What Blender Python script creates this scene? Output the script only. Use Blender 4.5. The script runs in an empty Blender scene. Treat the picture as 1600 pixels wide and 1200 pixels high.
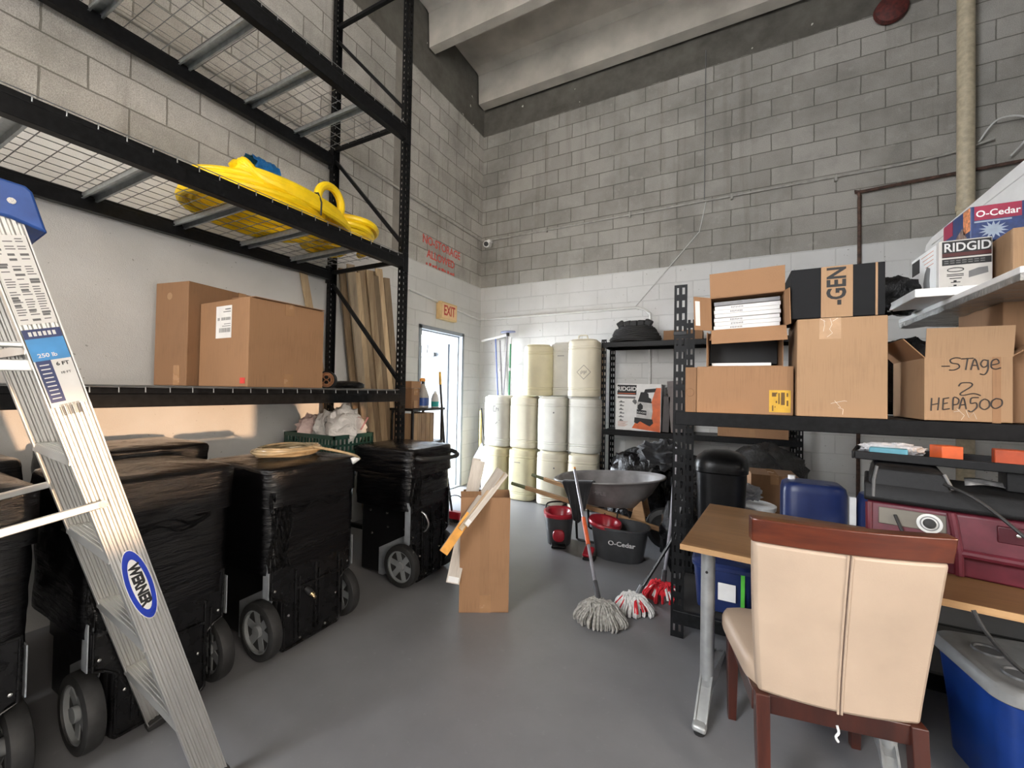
import bpy, bmesh, math, random
from mathutils import Vector, Matrix, Euler
random.seed(7)
sc = bpy.context.scene
COL = sc.collection
PI = math.pi

# ------------------------------------------------------------------ camera
CAM = Vector((0.0, 0.0, 1.43))
yaw, pitch, roll = math.radians(27.71), math.radians(0.88), math.radians(1.04)
fwd = Vector((-math.sin(yaw) * math.cos(pitch), math.cos(yaw) * math.cos(pitch), math.sin(pitch)))
rgt = Vector((math.cos(yaw), math.sin(yaw), 0.0))
upv = rgt.cross(fwd)
r2 = rgt * math.cos(roll) + upv * math.sin(roll)
u2 = upv * math.cos(roll) - rgt * math.sin(roll)
cd = bpy.data.cameras.new('camera')
cd.sensor_fit = 'HORIZONTAL'
cd.sensor_width = 36.0
cd.lens = 648.0 / 1600.0 * 36.0
cd.clip_start = 0.02
cam = bpy.data.objects.new('camera', cd)
COL.objects.link(cam)
M = Matrix((r2, u2, -fwd)).transposed().to_4x4()
M.translation = CAM
cam.matrix_world = M
sc.camera = cam

# ------------------------------------------------------------------ view, world, sun
sc.view_settings.view_transform = 'Standard'
sc.view_settings.look = 'None'
sc.view_settings.gamma = 1.0
sc.view_settings.use_curve_mapping = False
sc.view_settings.exposure = 0.62
sc.cycles.max_bounces = 10
sc.cycles.diffuse_bounces = 6
sc.cycles.glossy_bounces = 4
sc.cycles.sample_clamp_indirect = 6.0

w = bpy.data.worlds.new('evening_sky')
sc.world = w
w.use_nodes = True
nt = w.node_tree
nt.nodes.clear()
n_out = nt.nodes.new('ShaderNodeOutputWorld')
n_bg = nt.nodes.new('ShaderNodeBackground')
n_tc = nt.nodes.new('ShaderNodeTexCoord')
n_dot = nt.nodes.new('ShaderNodeVectorMath')
n_dot.operation = 'DOT_PRODUCT'
n_dot.inputs[1].default_value = (0.75, -0.66, 0.0)      # towards the low sun
n_rmp = nt.nodes.new('ShaderNodeValToRGB')
n_rmp.color_ramp.elements[0].position = 0.1
n_rmp.color_ramp.elements[0].color = (5.0, 5.4, 5.9, 1)
n_rmp.color_ramp.elements[1].position = 0.9
n_rmp.color_ramp.elements[1].color = (1.0, 0.88, 0.76, 1)
n_map = nt.nodes.new('ShaderNodeMapRange')
n_map.inputs[1].default_value = -1.0
n_map.inputs[2].default_value = 1.0
L = nt.links.new
L(n_tc.outputs['Generated'], n_dot.inputs[0])
L(n_dot.outputs['Value'], n_map.inputs[0])
L(n_map.outputs[0], n_rmp.inputs[0])
L(n_rmp.outputs[0], n_bg.inputs[0])
n_bg.inputs[1].default_value = 7.0
L(n_bg.outputs[0], n_out.inputs[0])

sd = bpy.data.lights.new('low_sun', 'SUN')
sd.energy = 2.4
sd.color = (1.0, 0.62, 0.36)
sd.angle = math.radians(0.9)
so = bpy.data.objects.new('low_sun', sd)
COL.objects.link(so)
so.rotation_euler = Vector((-1.0, 0.10, -0.004)).to_track_quat('-Z', 'Y').to_euler()


def portal(name, loc, size, direction):
    d = bpy.data.lights.new(name, 'AREA')
    d.shape = 'RECTANGLE'
    d.size, d.size_y = size
    d.cycles.is_portal = True
    o = bpy.data.objects.new(name, d)
    COL.objects.link(o)
    o.location = loc
    o.rotation_euler = Vector(direction).to_track_quat('-Z', 'Z').to_euler()


portal('portal_side_door', (-3.76, 4.63, 1.10), (1.0, 2.2), (1, 0, 0))
portal('portal_rear_opening', (-2.4, -3.15, 3.7), (1.6, 4.2), (0, 1, 0))
portal('portal_right_doorway', (4.95, -1.9, 3.55), (2.6, 4.5), (-1, 0, 0))
portal('portal_right_opening', (4.95, 0.82, 1.185), (2.85, 0.43), (-1, 0, 0))

# ------------------------------------------------------------------ materials
MATS = {}


def new_mat(name):
    m = bpy.data.materials.new(name)
    m.use_nodes = True
    t = m.node_tree
    b = t.nodes['Principled BSDF']
    MATS[name] = m
    return m, t, b


def pm(name, col, rough=0.5, metal=0.0, var=0.12, scale=14.0, bump=0.0, bscale=60.0, col2=None, coat=0.0,
       emit=None, estr=0.0, spec=None, stretch=(1, 1, 1), rvar=0.1, trans=0.0, sheen=0.0):
    """Principled surface whose colour and roughness wander with procedural noise."""
    if name in MATS:
        return MATS[name]
    m, t, b = new_mat(name)
    N = t.nodes.new
    K = t.links.new
    tc = N('ShaderNodeTexCoord')
    mp = N('ShaderNodeMapping')
    mp.inputs['Scale'].default_value = stretch
    K(tc.outputs['Object'], mp.inputs[0])
    nz = N('ShaderNodeTexNoise')
    nz.inputs['Scale'].default_value = scale
    nz.inputs['Detail'].default_value = 6.0
    K(mp.outputs[0], nz.inputs['Vector'])
    mx = N('ShaderNodeMix')
    mx.data_type = 'RGBA'
    c2 = col2 if col2 else tuple(max(0.0, c * (1 - var * 1.6)) for c in col)
    c1 = col if col2 else tuple(min(1.0, c * (1 + var)) for c in col)
    mx.inputs[6].default_value = (*c2, 1)
    mx.inputs[7].default_value = (*c1, 1)
    rp = N('ShaderNodeValToRGB')
    rp.color_ramp.elements[0].position = 0.32
    rp.color_ramp.elements[1].position = 0.68
    K(nz.outputs['Fac'], rp.inputs[0])
    K(rp.outputs[0], mx.inputs[0])
    K(mx.outputs[2], b.inputs['Base Color'])
    b.inputs['Metallic'].default_value = metal
    mr = N('ShaderNodeMapRange')
    mr.inputs[3].default_value = max(0.02, rough - rvar)
    mr.inputs[4].default_value = min(1.0, rough + rvar)
    K(nz.outputs['Fac'], mr.inputs[0])
    K(mr.outputs[0], b.inputs['Roughness'])
    if coat:
        b.inputs['Coat Weight'].default_value = coat
        b.inputs['Coat Roughness'].default_value = 0.12
    if spec is not None:
        b.inputs['Specular IOR Level'].default_value = spec
    if trans:
        b.inputs['Transmission Weight'].default_value = trans
    if sheen:
        b.inputs['Sheen Weight'].default_value = sheen
    if emit:
        b.inputs['Emission Color'].default_value = (*emit, 1)
        b.inputs['Emission Strength'].default_value = estr
    if bump:
        n2 = N('ShaderNodeTexNoise')
        n2.inputs['Scale'].default_value = bscale
        n2.inputs['Detail'].default_value = 4.0
        K(mp.outputs[0], n2.inputs['Vector'])
        bp = N('ShaderNodeBump')
        bp.inputs['Strength'].default_value = bump
        bp.inputs['Distance'].default_value = 0.01
        K(n2.outputs['Fac'], bp.inputs['Height'])
        K(bp.outputs[0], b.inputs['Normal'])
    return m


def wall_mat(name, horiz, band_dir, plain=-50.0, tone=1.0):
    """Concrete block wall: white paint below 3.05 m, bare block above, cast tie beam on top, a cast column strip."""
    m, t, b = new_mat(name)
    N = t.nodes.new
    K = t.links.new
    tc = N('ShaderNodeTexCoord')
    sp = N('ShaderNodeSeparateXYZ')
    K(tc.outputs['Object'], sp.inputs[0])
    H = sp.outputs[horiz]
    Z = sp.outputs['Z']
    cb = N('ShaderNodeCombineXYZ')
    K(H, cb.inputs[0])
    K(Z, cb.inputs[1])

    def math_(op, a, bb=None):
        n = N('ShaderNodeMath')
        n.operation = op
        for i, v in enumerate((a, bb)):
            if v is None:
                continue
            if isinstance(v, (int, float)):
                n.inputs[i].default_value = v
            else:
                K(v, n.inputs[i])
        return n.outputs[0]

    def noise(scale, detail=5.0, vec=None, rough=0.55):
        n = N('ShaderNodeTexNoise')
        n.inputs['Scale'].default_value = scale
        n.inputs['Detail'].default_value = detail
        n.inputs['Roughness'].default_value = rough
        K(vec if vec else tc.outputs['Object'], n.inputs['Vector'])
        return n.outputs['Fac']

    def ramp(v, p0, p1, c0=(0, 0, 0, 1), c1=(1, 1, 1, 1)):
        r = N('ShaderNodeValToRGB')
        r.color_ramp.elements[0].position = p0
        r.color_ramp.elements[1].position = p1
        r.color_ramp.elements[0].color = c0
        r.color_ramp.elements[1].color = c1
        K(v, r.inputs[0])
        return r.outputs[0]

    def mix(f, a, bb, mode='MIX'):
        n = N('ShaderNodeMix')
        n.data_type = 'RGBA'
        n.blend_type = mode
        for i, v in ((0, f), (6, a), (7, bb)):
            if isinstance(v, (int, float)):
                n.inputs[i].default_value = v
            elif isinstance(v, tuple):
                n.inputs[i].default_value = (*v, 1) if len(v) == 3 else v
            else:
                K(v, n.inputs[i])
        return n.outputs[2]

    # slightly wobbly joints
    wob = N('ShaderNodeVectorMath')
    wob.operation = 'SCALE'
    nv = N('ShaderNodeTexNoise')
    nv.inputs['Scale'].default_value = 9.0
    K(tc.outputs['Object'], nv.inputs['Vector'])
    K(nv.outputs['Color'], wob.inputs[0])
    wob.inputs['Scale'].default_value = 0.012
    add = N('ShaderNodeVectorMath')
    add.operation = 'ADD'
    K(cb.outputs[0], add.inputs[0])
    K(wob.outputs[0], add.inputs[1])
    br = N('ShaderNodeTexBrick')
    br.offset = 0.5
    br.squash = 1.0
    br.inputs['Scale'].default_value = 1.0
    br.inputs['Brick Width'].default_value = 0.4064
    br.inputs['Row Height'].default_value = 0.2032
    br.inputs['Mortar Size'].default_value = 0.006
    br.inputs['Mortar Smooth'].default_value = 0.3
    br.inputs['Bias'].default_value = 0.0
    br.inputs['Color1'].default_value = (0.335 * tone, 0.318 * tone, 0.288 * tone, 1)
    br.inputs['Color2'].default_value = (0.435 * tone, 0.415 * tone, 0.380 * tone, 1)
    br.inputs['Mortar'].default_value = (0.16 * tone, 0.15 * tone, 0.13 * tone, 1)
    K(add.outputs[0], br.inputs['Vector'])
    fac = br.outputs['Fac']
    fine = noise(160.0, 3.0)
    blot = noise(1.7, 6.0, None, 0.65)
    mid = noise(11.0, 5.0)
    bare = mix(ramp(fine, 0.35, 0.7), br.outputs['Color'], mix(0.5, br.outputs['Color'], (0.10, 0.095, 0.085)), 'MIX')
    bare = mix(ramp(blot, 0.42, 0.66), bare, mix(0.42, bare, (0.11, 0.105, 0.09)))
    bare = mix(ramp(mid, 0.62, 0.72), bare, mix(0.30, bare, (0.42, 0.40, 0.36)))
    sm = N('ShaderNodeMapping')
    sm.inputs['Scale'].default_value = (5.0, 5.0, 0.35)
    K(tc.outputs['Object'], sm.inputs[0])
    streak = noise(1.3, 6.0, sm.outputs[0], 0.6)
    bare = mix(ramp(streak, 0.55, 0.75), bare, mix(0.40, bare, (0.10, 0.085, 0.065)))
    bare = mix(ramp(noise(0.9, 5.0, None, 0.6), 0.56, 0.70), bare, mix(0.35, bare, (0.46, 0.44, 0.40)))
    # cast concrete
    conc = ramp(noise(3.0, 8.0, None, 0.7), 0.3, 0.75, (0.065, 0.060, 0.050, 1), (0.135, 0.127, 0.108, 1))
    speck = math_('GREATER_THAN', noise(7.0, 2.0), 0.735)
    conc = mix(speck, conc, (0.50, 0.47, 0.42))
    wavy = math_('MULTIPLY', math_('SUBTRACT', mid, 0.5), 0.03)
    zz = math_('ADD', Z, wavy)
    band = math_('GREATER_THAN', zz, 5.485)
    c = mix(band, bare, conc)
    # smooth cast column strip
    lo, hi = band_dir
    strip = math_('MULTIPLY', math_('GREATER_THAN', H, lo), math_('LESS_THAN', H, hi))
    colm = ramp(noise(4.0, 8.0, None, 0.7), 0.3, 0.75, (0.17, 0.155, 0.135, 1), (0.27, 0.255, 0.225, 1))
    strip_only = math_('MULTIPLY', strip, math_('SUBTRACT', 1.0, band))
    c = mix(strip_only, c, colm)
    # white paint
    wht = mix(ramp(noise(2.2, 6.0), 0.35, 0.7), (0.55, 0.55, 0.535), (0.62, 0.62, 0.61))
    jn = math_('GREATER_THAN', H, plain)
    wht = mix(math_('MULTIPLY', math_('MULTIPLY', fac, 0.22), jn), wht, (0.30, 0.30, 0.29))
    wht = mix(math_('GREATER_THAN', noise(34.0, 2.0), 0.73), wht, (0.33, 0.33, 0.31))
    painted = math_('LESS_THAN', math_('ADD', Z, math_('MULTIPLY', wavy, 0.35)), 3.05)
    c = mix(painted, c, wht)
    K(c, b.inputs['Base Color'])
    rg = math_('SUBTRACT', 0.92, math_('MULTIPLY', painted, 0.35))
    K(rg, b.inputs['Roughness'])
    # relief
    nomort = math_('SUBTRACT', 1.0, strip_only)
    depth = math_('MULTIPLY', math_('MULTIPLY', fac, -1.0), math_('MULTIPLY', nomort, math_('SUBTRACT', 1.0, band)))
    keep = math_('SUBTRACT', 1.0, math_('MULTIPLY', painted, math_('LESS_THAN', H, plain)))
    depth = math_('MULTIPLY', depth, keep)
    h = math_('ADD', depth, math_('MULTIPLY', fine, 0.22))
    h = math_('ADD', h, math_('MULTIPLY', mid, 0.25))
    bp = N('ShaderNodeBump')
    bp.inputs['Strength'].default_value = 0.55
    bp.inputs['Distance'].default_value = 0.012
    K(h, bp.inputs['Height'])
    K(bp.outputs[0], b.inputs['Normal'])
    return m


def cardboard(name, col, lines=True):
    if name in MATS:
        return MATS[name]
    m, t, b = new_mat(name)
    N = t.nodes.new
    K = t.links.new
    tc = N('ShaderNodeTexCoord')
    nz = N('ShaderNodeTexNoise')
    nz.inputs['Scale'].default_value = 6.0
    nz.inputs['Detail'].default_value = 8.0
    K(tc.outputs['Object'], nz.inputs['Vector'])
    n2 = N('ShaderNodeTexNoise')
    n2.inputs['Scale'].default_value = 90.0
    mp = N('ShaderNodeMapping')
    mp.inputs['Scale'].default_value = (2.2, 2.2, 0.08)
    K(tc.outputs['Object'], mp.inputs[0])
    K(mp.outputs[0], n2.inputs['Vector'])
    ad = N('ShaderNodeMath')
    ad.operation = 'ADD'
    ad.inputs[1].default_value = 0.0
    K(nz.outputs['Fac'], ad.inputs[0])
    if lines:
        K(n2.outputs['Fac'], ad.inputs[1])
    r = N('ShaderNodeValToRGB')
    r.color_ramp.elements[0].position = 0.72 if lines else 0.3
    r.color_ramp.elements[1].position = 1.30 if lines else 0.8
    r.color_ramp.elements[0].color = (*[c * 0.92 for c in col], 1)
    r.color_ramp.elements[1].color = (*[c * 1.06 for c in col], 1)
    dv = N('ShaderNodeMath')
    dv.operation = 'MULTIPLY'
    dv.inputs[1].default_value = 1.0
    K(ad.outputs[0], dv.inputs[0])
    K(dv.outputs[0], r.inputs[0])
    K(r.outputs[0], b.inputs['Base Color'])
    b.inputs['Roughness'].default_value = 0.82
    bp = N('ShaderNodeBump')
    bp.inputs['Strength'].default_value = 0.12
    bp.inputs['Distance'].default_value = 0.003
    K(n2.outputs['Fac'], bp.inputs['Height'])
    K(bp.outputs[0], b.inputs['Normal'])
    return m


def wood(name, c1, c2, axis='Z', scale=9.0, rough=0.6, coat=0.0):
    if name in MATS:
        return MATS[name]
    m, t, b = new_mat(name)
    N = t.nodes.new
    K = t.links.new
    tc = N('ShaderNodeTexCoord')
    mp = N('ShaderNodeMapping')
    st = {'X': (0.10, 1, 1), 'Y': (1, 0.10, 1), 'Z': (1, 1, 0.10)}[axis]
    mp.inputs['Scale'].default_value = st
    K(tc.outputs['Object'], mp.inputs[0])
    oi = N('ShaderNodeObjectInfo')
    sh = N('ShaderNodeVectorMath')
    sh.operation = 'ADD'
    K(mp.outputs[0], sh.inputs[0])
    K(oi.outputs['Random'], sh.inputs[1])
    nz = N('ShaderNodeTexNoise')
    nz.inputs['Scale'].default_value = scale
    nz.inputs['Detail'].default_value = 8.0
    nz.inputs['Distortion'].default_value = 1.4
    K(sh.outputs[0], nz.inputs['Vector'])
    n2 = N('ShaderNodeTexNoise')
    n2.inputs['Scale'].default_value = scale * 14
    n2.inputs['Detail'].default_value = 3.0
    K(sh.outputs[0], n2.inputs['Vector'])
    ad = N('ShaderNodeMath')
    ad.operation = 'MULTIPLY_ADD'
    ad.inputs[1].default_value = 0.35
    K(n2.outputs['Fac'], ad.inputs[0])
    K(nz.outputs['Fac'], ad.inputs[2])
    r = N('ShaderNodeValToRGB')
    r.color_ramp.elements[0].position = 0.45
    r.color_ramp.elements[1].position = 0.88
    r.color_ramp.elements[0].color = (*c1, 1)
    r.color_ramp.elements[1].color = (*c2, 1)
    K(ad.outputs[0], r.inputs[0])
    hv = N('ShaderNodeHueSaturation')
    mr = N('ShaderNodeMapRange')
    mr.inputs[3].default_value = 0.78
    mr.inputs[4].default_value = 1.2
    K(oi.outputs['Random'], mr.inputs[0])
    K(mr.outputs[0], hv.inputs['Value'])
    K(r.outputs[0], hv.inputs['Color'])
    K(hv.outputs[0], b.inputs['Base Color'])
    b.inputs['Roughness'].default_value = rough
    if coat:
        b.inputs['Coat Weight'].default_value = coat
        b.inputs['Coat Roughness'].default_value = 0.15
    bp = N('ShaderNodeBump')
    bp.inputs['Strength'].default_value = 0.15
    bp.inputs['Distance'].default_value = 0.003
    K(ad.outputs[0], bp.inputs['Height'])
    K(bp.outputs[0], b.inputs['Normal'])
    return m


def film_mat(name, col, rough=0.16, strength=0.55, dirv=(1, 1, 1)):
    """Crinkled stretch film: glossy with long wrinkles."""
    if name in MATS:
        return MATS[name]
    m, t, b = new_mat(name)
    N = t.nodes.new
    K = t.links.new
    tc = N('ShaderNodeTexCoord')
    mp = N('ShaderNodeMapping')
    mp.inputs['Scale'].default_value = dirv
    mp.inputs['Rotation'].default_value = (0.25, 0.2, 0.1)
    K(tc.outputs['Object'], mp.inputs[0])
    n1 = N('ShaderNodeTexNoise')
    n1.inputs['Scale'].default_value = 9.0
    n1.inputs['Detail'].default_value = 7.0
    n1.inputs['Roughness'].default_value = 0.6
    n1.inputs['Distortion'].default_value = 0.8
    K(mp.outputs[0], n1.inputs['Vector'])
    v = N('ShaderNodeTexVoronoi')
    v.feature = 'DISTANCE_TO_EDGE'
    v.inputs['Scale'].default_value = 5.0
    K(mp.outputs[0], v.inputs['Vector'])
    ad = N('ShaderNodeMath')
    ad.operation = 'MULTIPLY_ADD'
    ad.inputs[1].default_value = 0.5
    K(v.outputs['Distance'], ad.inputs[0])
    K(n1.outputs['Fac'], ad.inputs[2])
    bp = N('ShaderNodeBump')
    bp.inputs['Strength'].default_value = strength
    bp.inputs['Distance'].default_value = 0.05
    K(ad.outputs[0], bp.inputs['Height'])
    K(bp.outputs[0], b.inputs['Normal'])
    b.inputs['Base Color'].default_value = (*col, 1)
    b.inputs['Roughness'].default_value = rough
    b.inputs['Specular IOR Level'].default_value = 0.36
    return m


# ------------------------------------------------------------------ mesh helpers
class MB:
    def __init__(self):
        self.v, self.f, self.m = [], [], []

    def add(self, vs, fs, mi=0):
        o = len(self.v)
        self.v += [tuple(x) for x in vs]
        self.f += [tuple(i + o for i in f) for f in fs]
        self.m += [mi] * len(fs)
        return self

    def box(self, x0, x1, y0, y1, z0, z1, mi=0, mat=None):
        vs = [Vector(p) for p in ((x0, y0, z0), (x1, y0, z0), (x1, y1, z0), (x0, y1, z0), (x0, y0, z1), (x1, y0, z1), (x1, y1, z1), (x0, y1, z1))]
        if mat:
            vs = [mat @ p for p in vs]
        return self.add(vs, [(0, 3, 2, 1), (4, 5, 6, 7), (0, 1, 5, 4), (1, 2, 6, 5), (2, 3, 7, 6), (3, 0, 4, 7)], mi)

    def cbox(self, c, s, rot=(0, 0, 0), mi=0):
        mt = Matrix.Translation(c) @ Euler(rot).to_matrix().to_4x4()
        return self.box(-s[0] / 2, s[0] / 2, -s[1] / 2, s[1] / 2, -s[2] / 2, s[2] / 2, mi, mt)

    def bar(self, p0, p1, w, h, mi=0, up=(0, 0, 1)):
        """rectangular bar between two points; w across, h along 'up'"""
        p0, p1 = Vector(p0), Vector(p1)
        d = (p1 - p0).normalized()
        u = Vector(up)
        s = d.cross(u)
        if s.length < 1e-5:
            s = d.cross(Vector((0, 1, 0)))
        s.normalize()
        u = s.cross(d)
        vs = []
        for p in (p0, p1):
            for a, c in ((-1, -1), (1, -1), (1, 1), (-1, 1)):
                vs.append(p + s * a * w / 2 + u * c * h / 2)
        return self.add(vs, [(3, 2, 1, 0), (4, 5, 6, 7), (0, 1, 5, 4), (1, 2, 6, 5), (2, 3, 7, 6), (3, 0, 4, 7)], mi)

    def cyl(self, p0, p1, r0, r1=None, seg=16, mi=0, caps=True):
        r1 = r0 if r1 is None else r1
        return self.tube([p0, p1], [r0, r1], seg, mi=mi, caps=caps)

    def tube(self, pts, r, seg=8, closed=False, mi=0, caps=True, flat=1.0):
        pts = [Vector(p) for p in pts]
        n = len(pts)
        rs = r if isinstance(r, (list, tuple)) else [r] * n
        rings = []
        prev = None
        for i, p in enumerate(pts):
            if closed:
                d = pts[(i + 1) % n] - pts[i - 1]
            else:
                d = pts[min(i + 1, n - 1)] - pts[max(i - 1, 0)]
            if d.length < 1e-9:
                d = Vector((0, 0, 1))
            d.normalize()
            if prev is None:
                a = d.cross(Vector((0, 0, 1)))
                if a.length < 1e-3:
                    a = d.cross(Vector((0, 1, 0)))
            else:
                a = prev - d * prev.dot(d)
                if a.length < 1e-5:
                    a = d.cross(Vector((0, 0, 1)))
            a.normalize()
            prev = a
            bb = d.cross(a)
            rings.append([p + a * math.cos(2 * PI * k / seg) * rs[i] + bb * math.sin(2 * PI * k / seg) * rs[i] * flat for k in range(seg)])
        vs = [q for ring in rings for q in ring]
        fs = []
        for i in range(n if closed else n - 1):
            j = (i + 1) % n
            for k in range(seg):
                k2 = (k + 1) % seg
                fs.append((i * seg + k, i * seg + k2, j * seg + k2, j * seg + k))
        if caps and not closed:
            fs.append(tuple(range(seg))[::-1])
            fs.append(tuple((n - 1) * seg + k for k in range(seg)))
        return self.add(vs, fs, mi)

    def lathe(self, prof, c=(0, 0, 0), seg=24, sx=1.0, sy=1.0, sq=2.0, mi=0, cap0=True, cap1=True, mat=None):
        """surface of revolution about Z; sq>2 squares the section off"""
        vs, fs = [], []
        for r, z in prof:
            for k in range(seg):
                a = 2 * PI * k / seg
                ca, sa = math.cos(a), math.sin(a)
                q = (abs(ca) ** sq + abs(sa) ** sq) ** (-1.0 / sq)
                p = Vector((c[0] + r * sx * ca * q, c[1] + r * sy * sa * q, c[2] + z))
                vs.append(mat @ p if mat else p)
        n = len(prof)
        for i in range(n - 1):
            for k in range(seg):
                k2 = (k + 1) % seg
                fs.append((i * seg + k, i * seg + k2, (i + 1) * seg + k2, (i + 1) * seg + k))
        if cap0:
            fs.append(tuple(range(seg))[::-1])
        if cap1:
            fs.append(tuple((n - 1) * seg + k for k in range(seg)))
        return self.add(vs, fs, mi)

    def loft(self, rings, mi=0, cap0=True, cap1=True, closed=True):
        n = len(rings[0])
        vs = [p for r in rings for p in r]
        fs = []
        for i in range(len(rings) - 1):
            for k in range(n if closed else n - 1):
                k2 = (k + 1) % n
                fs.append((i * n + k, i * n + k2, (i + 1) * n + k2, (i + 1) * n + k))
        if cap0:
            fs.append(tuple(range(n))[::-1])
        if cap1:
            fs.append(tuple((len(rings) - 1) * n + k for k in range(n)))
        return self.add(vs, fs, mi)

    def prism(self, poly, p, ex, ey, ez, depth, mi=0):
        """polygon (u,v) in the plane ex,ey at p, pushed along ez by depth"""
        p, ex, ey, ez = Vector(p), Vector(ex), Vector(ey), Vector(ez)
        a = [p + ex * u + ey * v for u, v in poly]
        return self.loft([a, [q + ez * depth for q in a]], mi)

    def quad(self, a, b, c, d, mi=0):
        return self.add([a, b, c, d], [(0, 1, 2, 3)], mi)

    def grid(self, fn, nu, nv, mi=0):
        vs = [fn(i / nu, j / nv) for i in range(nu + 1) for j in range(nv + 1)]
        fs = [(i * (nv + 1) + j, (i + 1) * (nv + 1) + j, (i + 1) * (nv + 1) + j + 1, i * (nv + 1) + j + 1) for i in range(nu) for j in range(nv)]
        return self.add(vs, fs, mi)

    def build(self, name, mats, parent=None, bevel=0.0, smooth=35, seg=2, solid=0.0, sub=0, loc=None, rot=None, fix=True):
        me = bpy.data.meshes.new(name)
        me.from_pydata(self.v, [], self.f)
        if not isinstance(mats, (list, tuple)):
            mats = [mats]
        for m in mats:
            me.materials.append(m)
        if len(mats) > 1:
            me.polygons.foreach_set('material_index', self.m)
        if fix:
            b = bmesh.new()
            b.from_mesh(me)
            bmesh.ops.recalc_face_normals(b, faces=b.faces)
            b.to_mesh(me)
            b.free()
        if smooth:
            me.polygons.foreach_set('use_smooth', [True] * len(me.polygons))
            me.set_sharp_from_angle(angle=math.radians(smooth))
        o = bpy.data.objects.new(name, me)
        COL.objects.link(o)
        if parent:
            o.parent = parent
        if loc:
            o.location = loc
        if rot:
            o.rotation_euler = rot
        if solid:
            s = o.modifiers.new('thickness', 'SOLIDIFY')
            s.thickness = solid
            s.offset = 0
        if bevel:
            bv = o.modifiers.new('bevel', 'BEVEL')
            bv.width = bevel
            bv.segments = seg
            bv.limit_method = 'ANGLE'
            bv.angle_limit = math.radians(40)
            bv.harden_normals = False
        if sub:
            s = o.modifiers.new('subdivision', 'SUBSURF')
            s.levels = s.render_levels = sub
        return o


def tag(o, label=None, cat=None, group=None, kind=None):
    if label:
        o['label'] = label
    if cat:
        o['category'] = cat
    if group:
        o['group'] = group
    if kind:
        o['kind'] = kind
    return o


def thing(name, label, cat, loc=(0, 0, 0), rz=0.0, group=None, rot=None):
    o = bpy.data.objects.new(name, None)
    o.empty_display_size = 0.1
    COL.objects.link(o)
    o.location = loc
    o.rotation_euler = rot if rot else (0, 0, rz)
    return tag(o, label, cat, group)


def struct(o):
    o['kind'] = 'structure'
    return o


def dup(root, loc=None, rot=None, label=None, group=None):
    r = root.copy()
    COL.objects.link(r)
    if loc is not None:
        r.location = loc
    if rot is not None:
        r.rotation_euler = rot
    if label:
        r['label'] = label
    if group:
        r['group'] = group
    for ch in list(root.children):
        c = ch.copy()
        COL.objects.link(c)
        c.parent = r
        for g in list(ch.children):
            d = g.copy()
            COL.objects.link(d)
            d.parent = c
    return r


def text(name, s, size, mat, parent, loc, rot, sx=1.0, bold=0.0, depth=0.0006, align='CENTER', shear=0.0, space=1.0):
    c = bpy.data.curves.new(name, 'FONT')
    c.body = s
    c.size = size
    c.align_x = align
    c.align_y = 'CENTER'
    c.extrude = depth
    c.offset = bold
    c.shear = shear
    c.space_character = space
    c.resolution_u = 3
    t = bpy.data.objects.new(name + '_tmp', c)
    COL.objects.link(t)
    dg = bpy.context.evaluated_depsgraph_get()
    me = bpy.data.meshes.new_from_object(t.evaluated_get(dg))
    me.name = name
    bpy.data.objects.remove(t)
    bpy.data.curves.remove(c)
    for v in me.vertices:
        v.co.x *= sx
    me.materials.clear()
    me.materials.append(mat)
    o = bpy.data.objects.new(name, me)
    COL.objects.link(o)
    o.parent = parent
    o.location = loc
    o.rotation_euler = rot
    return o


def smooth_pts(pts, n=6, closed=False):
    """Catmull-Rom through the given points"""
    P = [Vector(p) for p in pts]
    out = []
    m = len(P)
    rng = range(m) if closed else range(m - 1)
    for i in rng:
        if closed:
            a, b, c, d = P[i - 1], P[i], P[(i + 1) % m], P[(i + 2) % m]
        else:
            a, b, c, d = P[max(i - 1, 0)], P[i], P[i + 1], P[min(i + 2, m - 1)]
        for k in range(n):
            t = k / n
            out.append(0.5 * ((2 * b) + (c - a) * t + (2 * a - 5 * b + 4 * c - d) * t * t + (3 * b - a - 3 * c + d) * t ** 3))
    if not closed:
        out.append(P[-1])
    return out


def blob(name, mat, parent, c, s, seed, amp=0.12, nu=28, nv=18, freq=3.0, sq=2.3, flat=0.0, loc=None):
    """lumpy closed sack, flattened where it rests"""
    from mathutils import noise as nz
    rings = []
    for j in range(nv + 1):
        th = PI * j / nv
        ring = []
        for i in range(nu):
            ph = 2 * PI * i / nu
            d = Vector((math.sin(th) * math.cos(ph), math.sin(th) * math.sin(ph), -math.cos(th)))
            q = (abs(d.x) ** sq + abs(d.y) ** sq + abs(d.z) ** sq) ** (-1 / sq)
            k = 1 + amp * nz.fractal(d * freq + Vector((seed * 3.1, seed * 1.7, seed)), 0.8, 2.0, 4)
            p = Vector((d.x * s[0], d.y * s[1], d.z * s[2])) * q * k
            if p.z < -s[2] * (1 - flat):
                p.z = -s[2] * (1 - flat)
            ring.append(p + Vector(c))
        rings.append(ring)
    mb = MB()
    mb.loft(rings)
    return mb.build(name, mat, parent, smooth=60, loc=loc)


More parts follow.
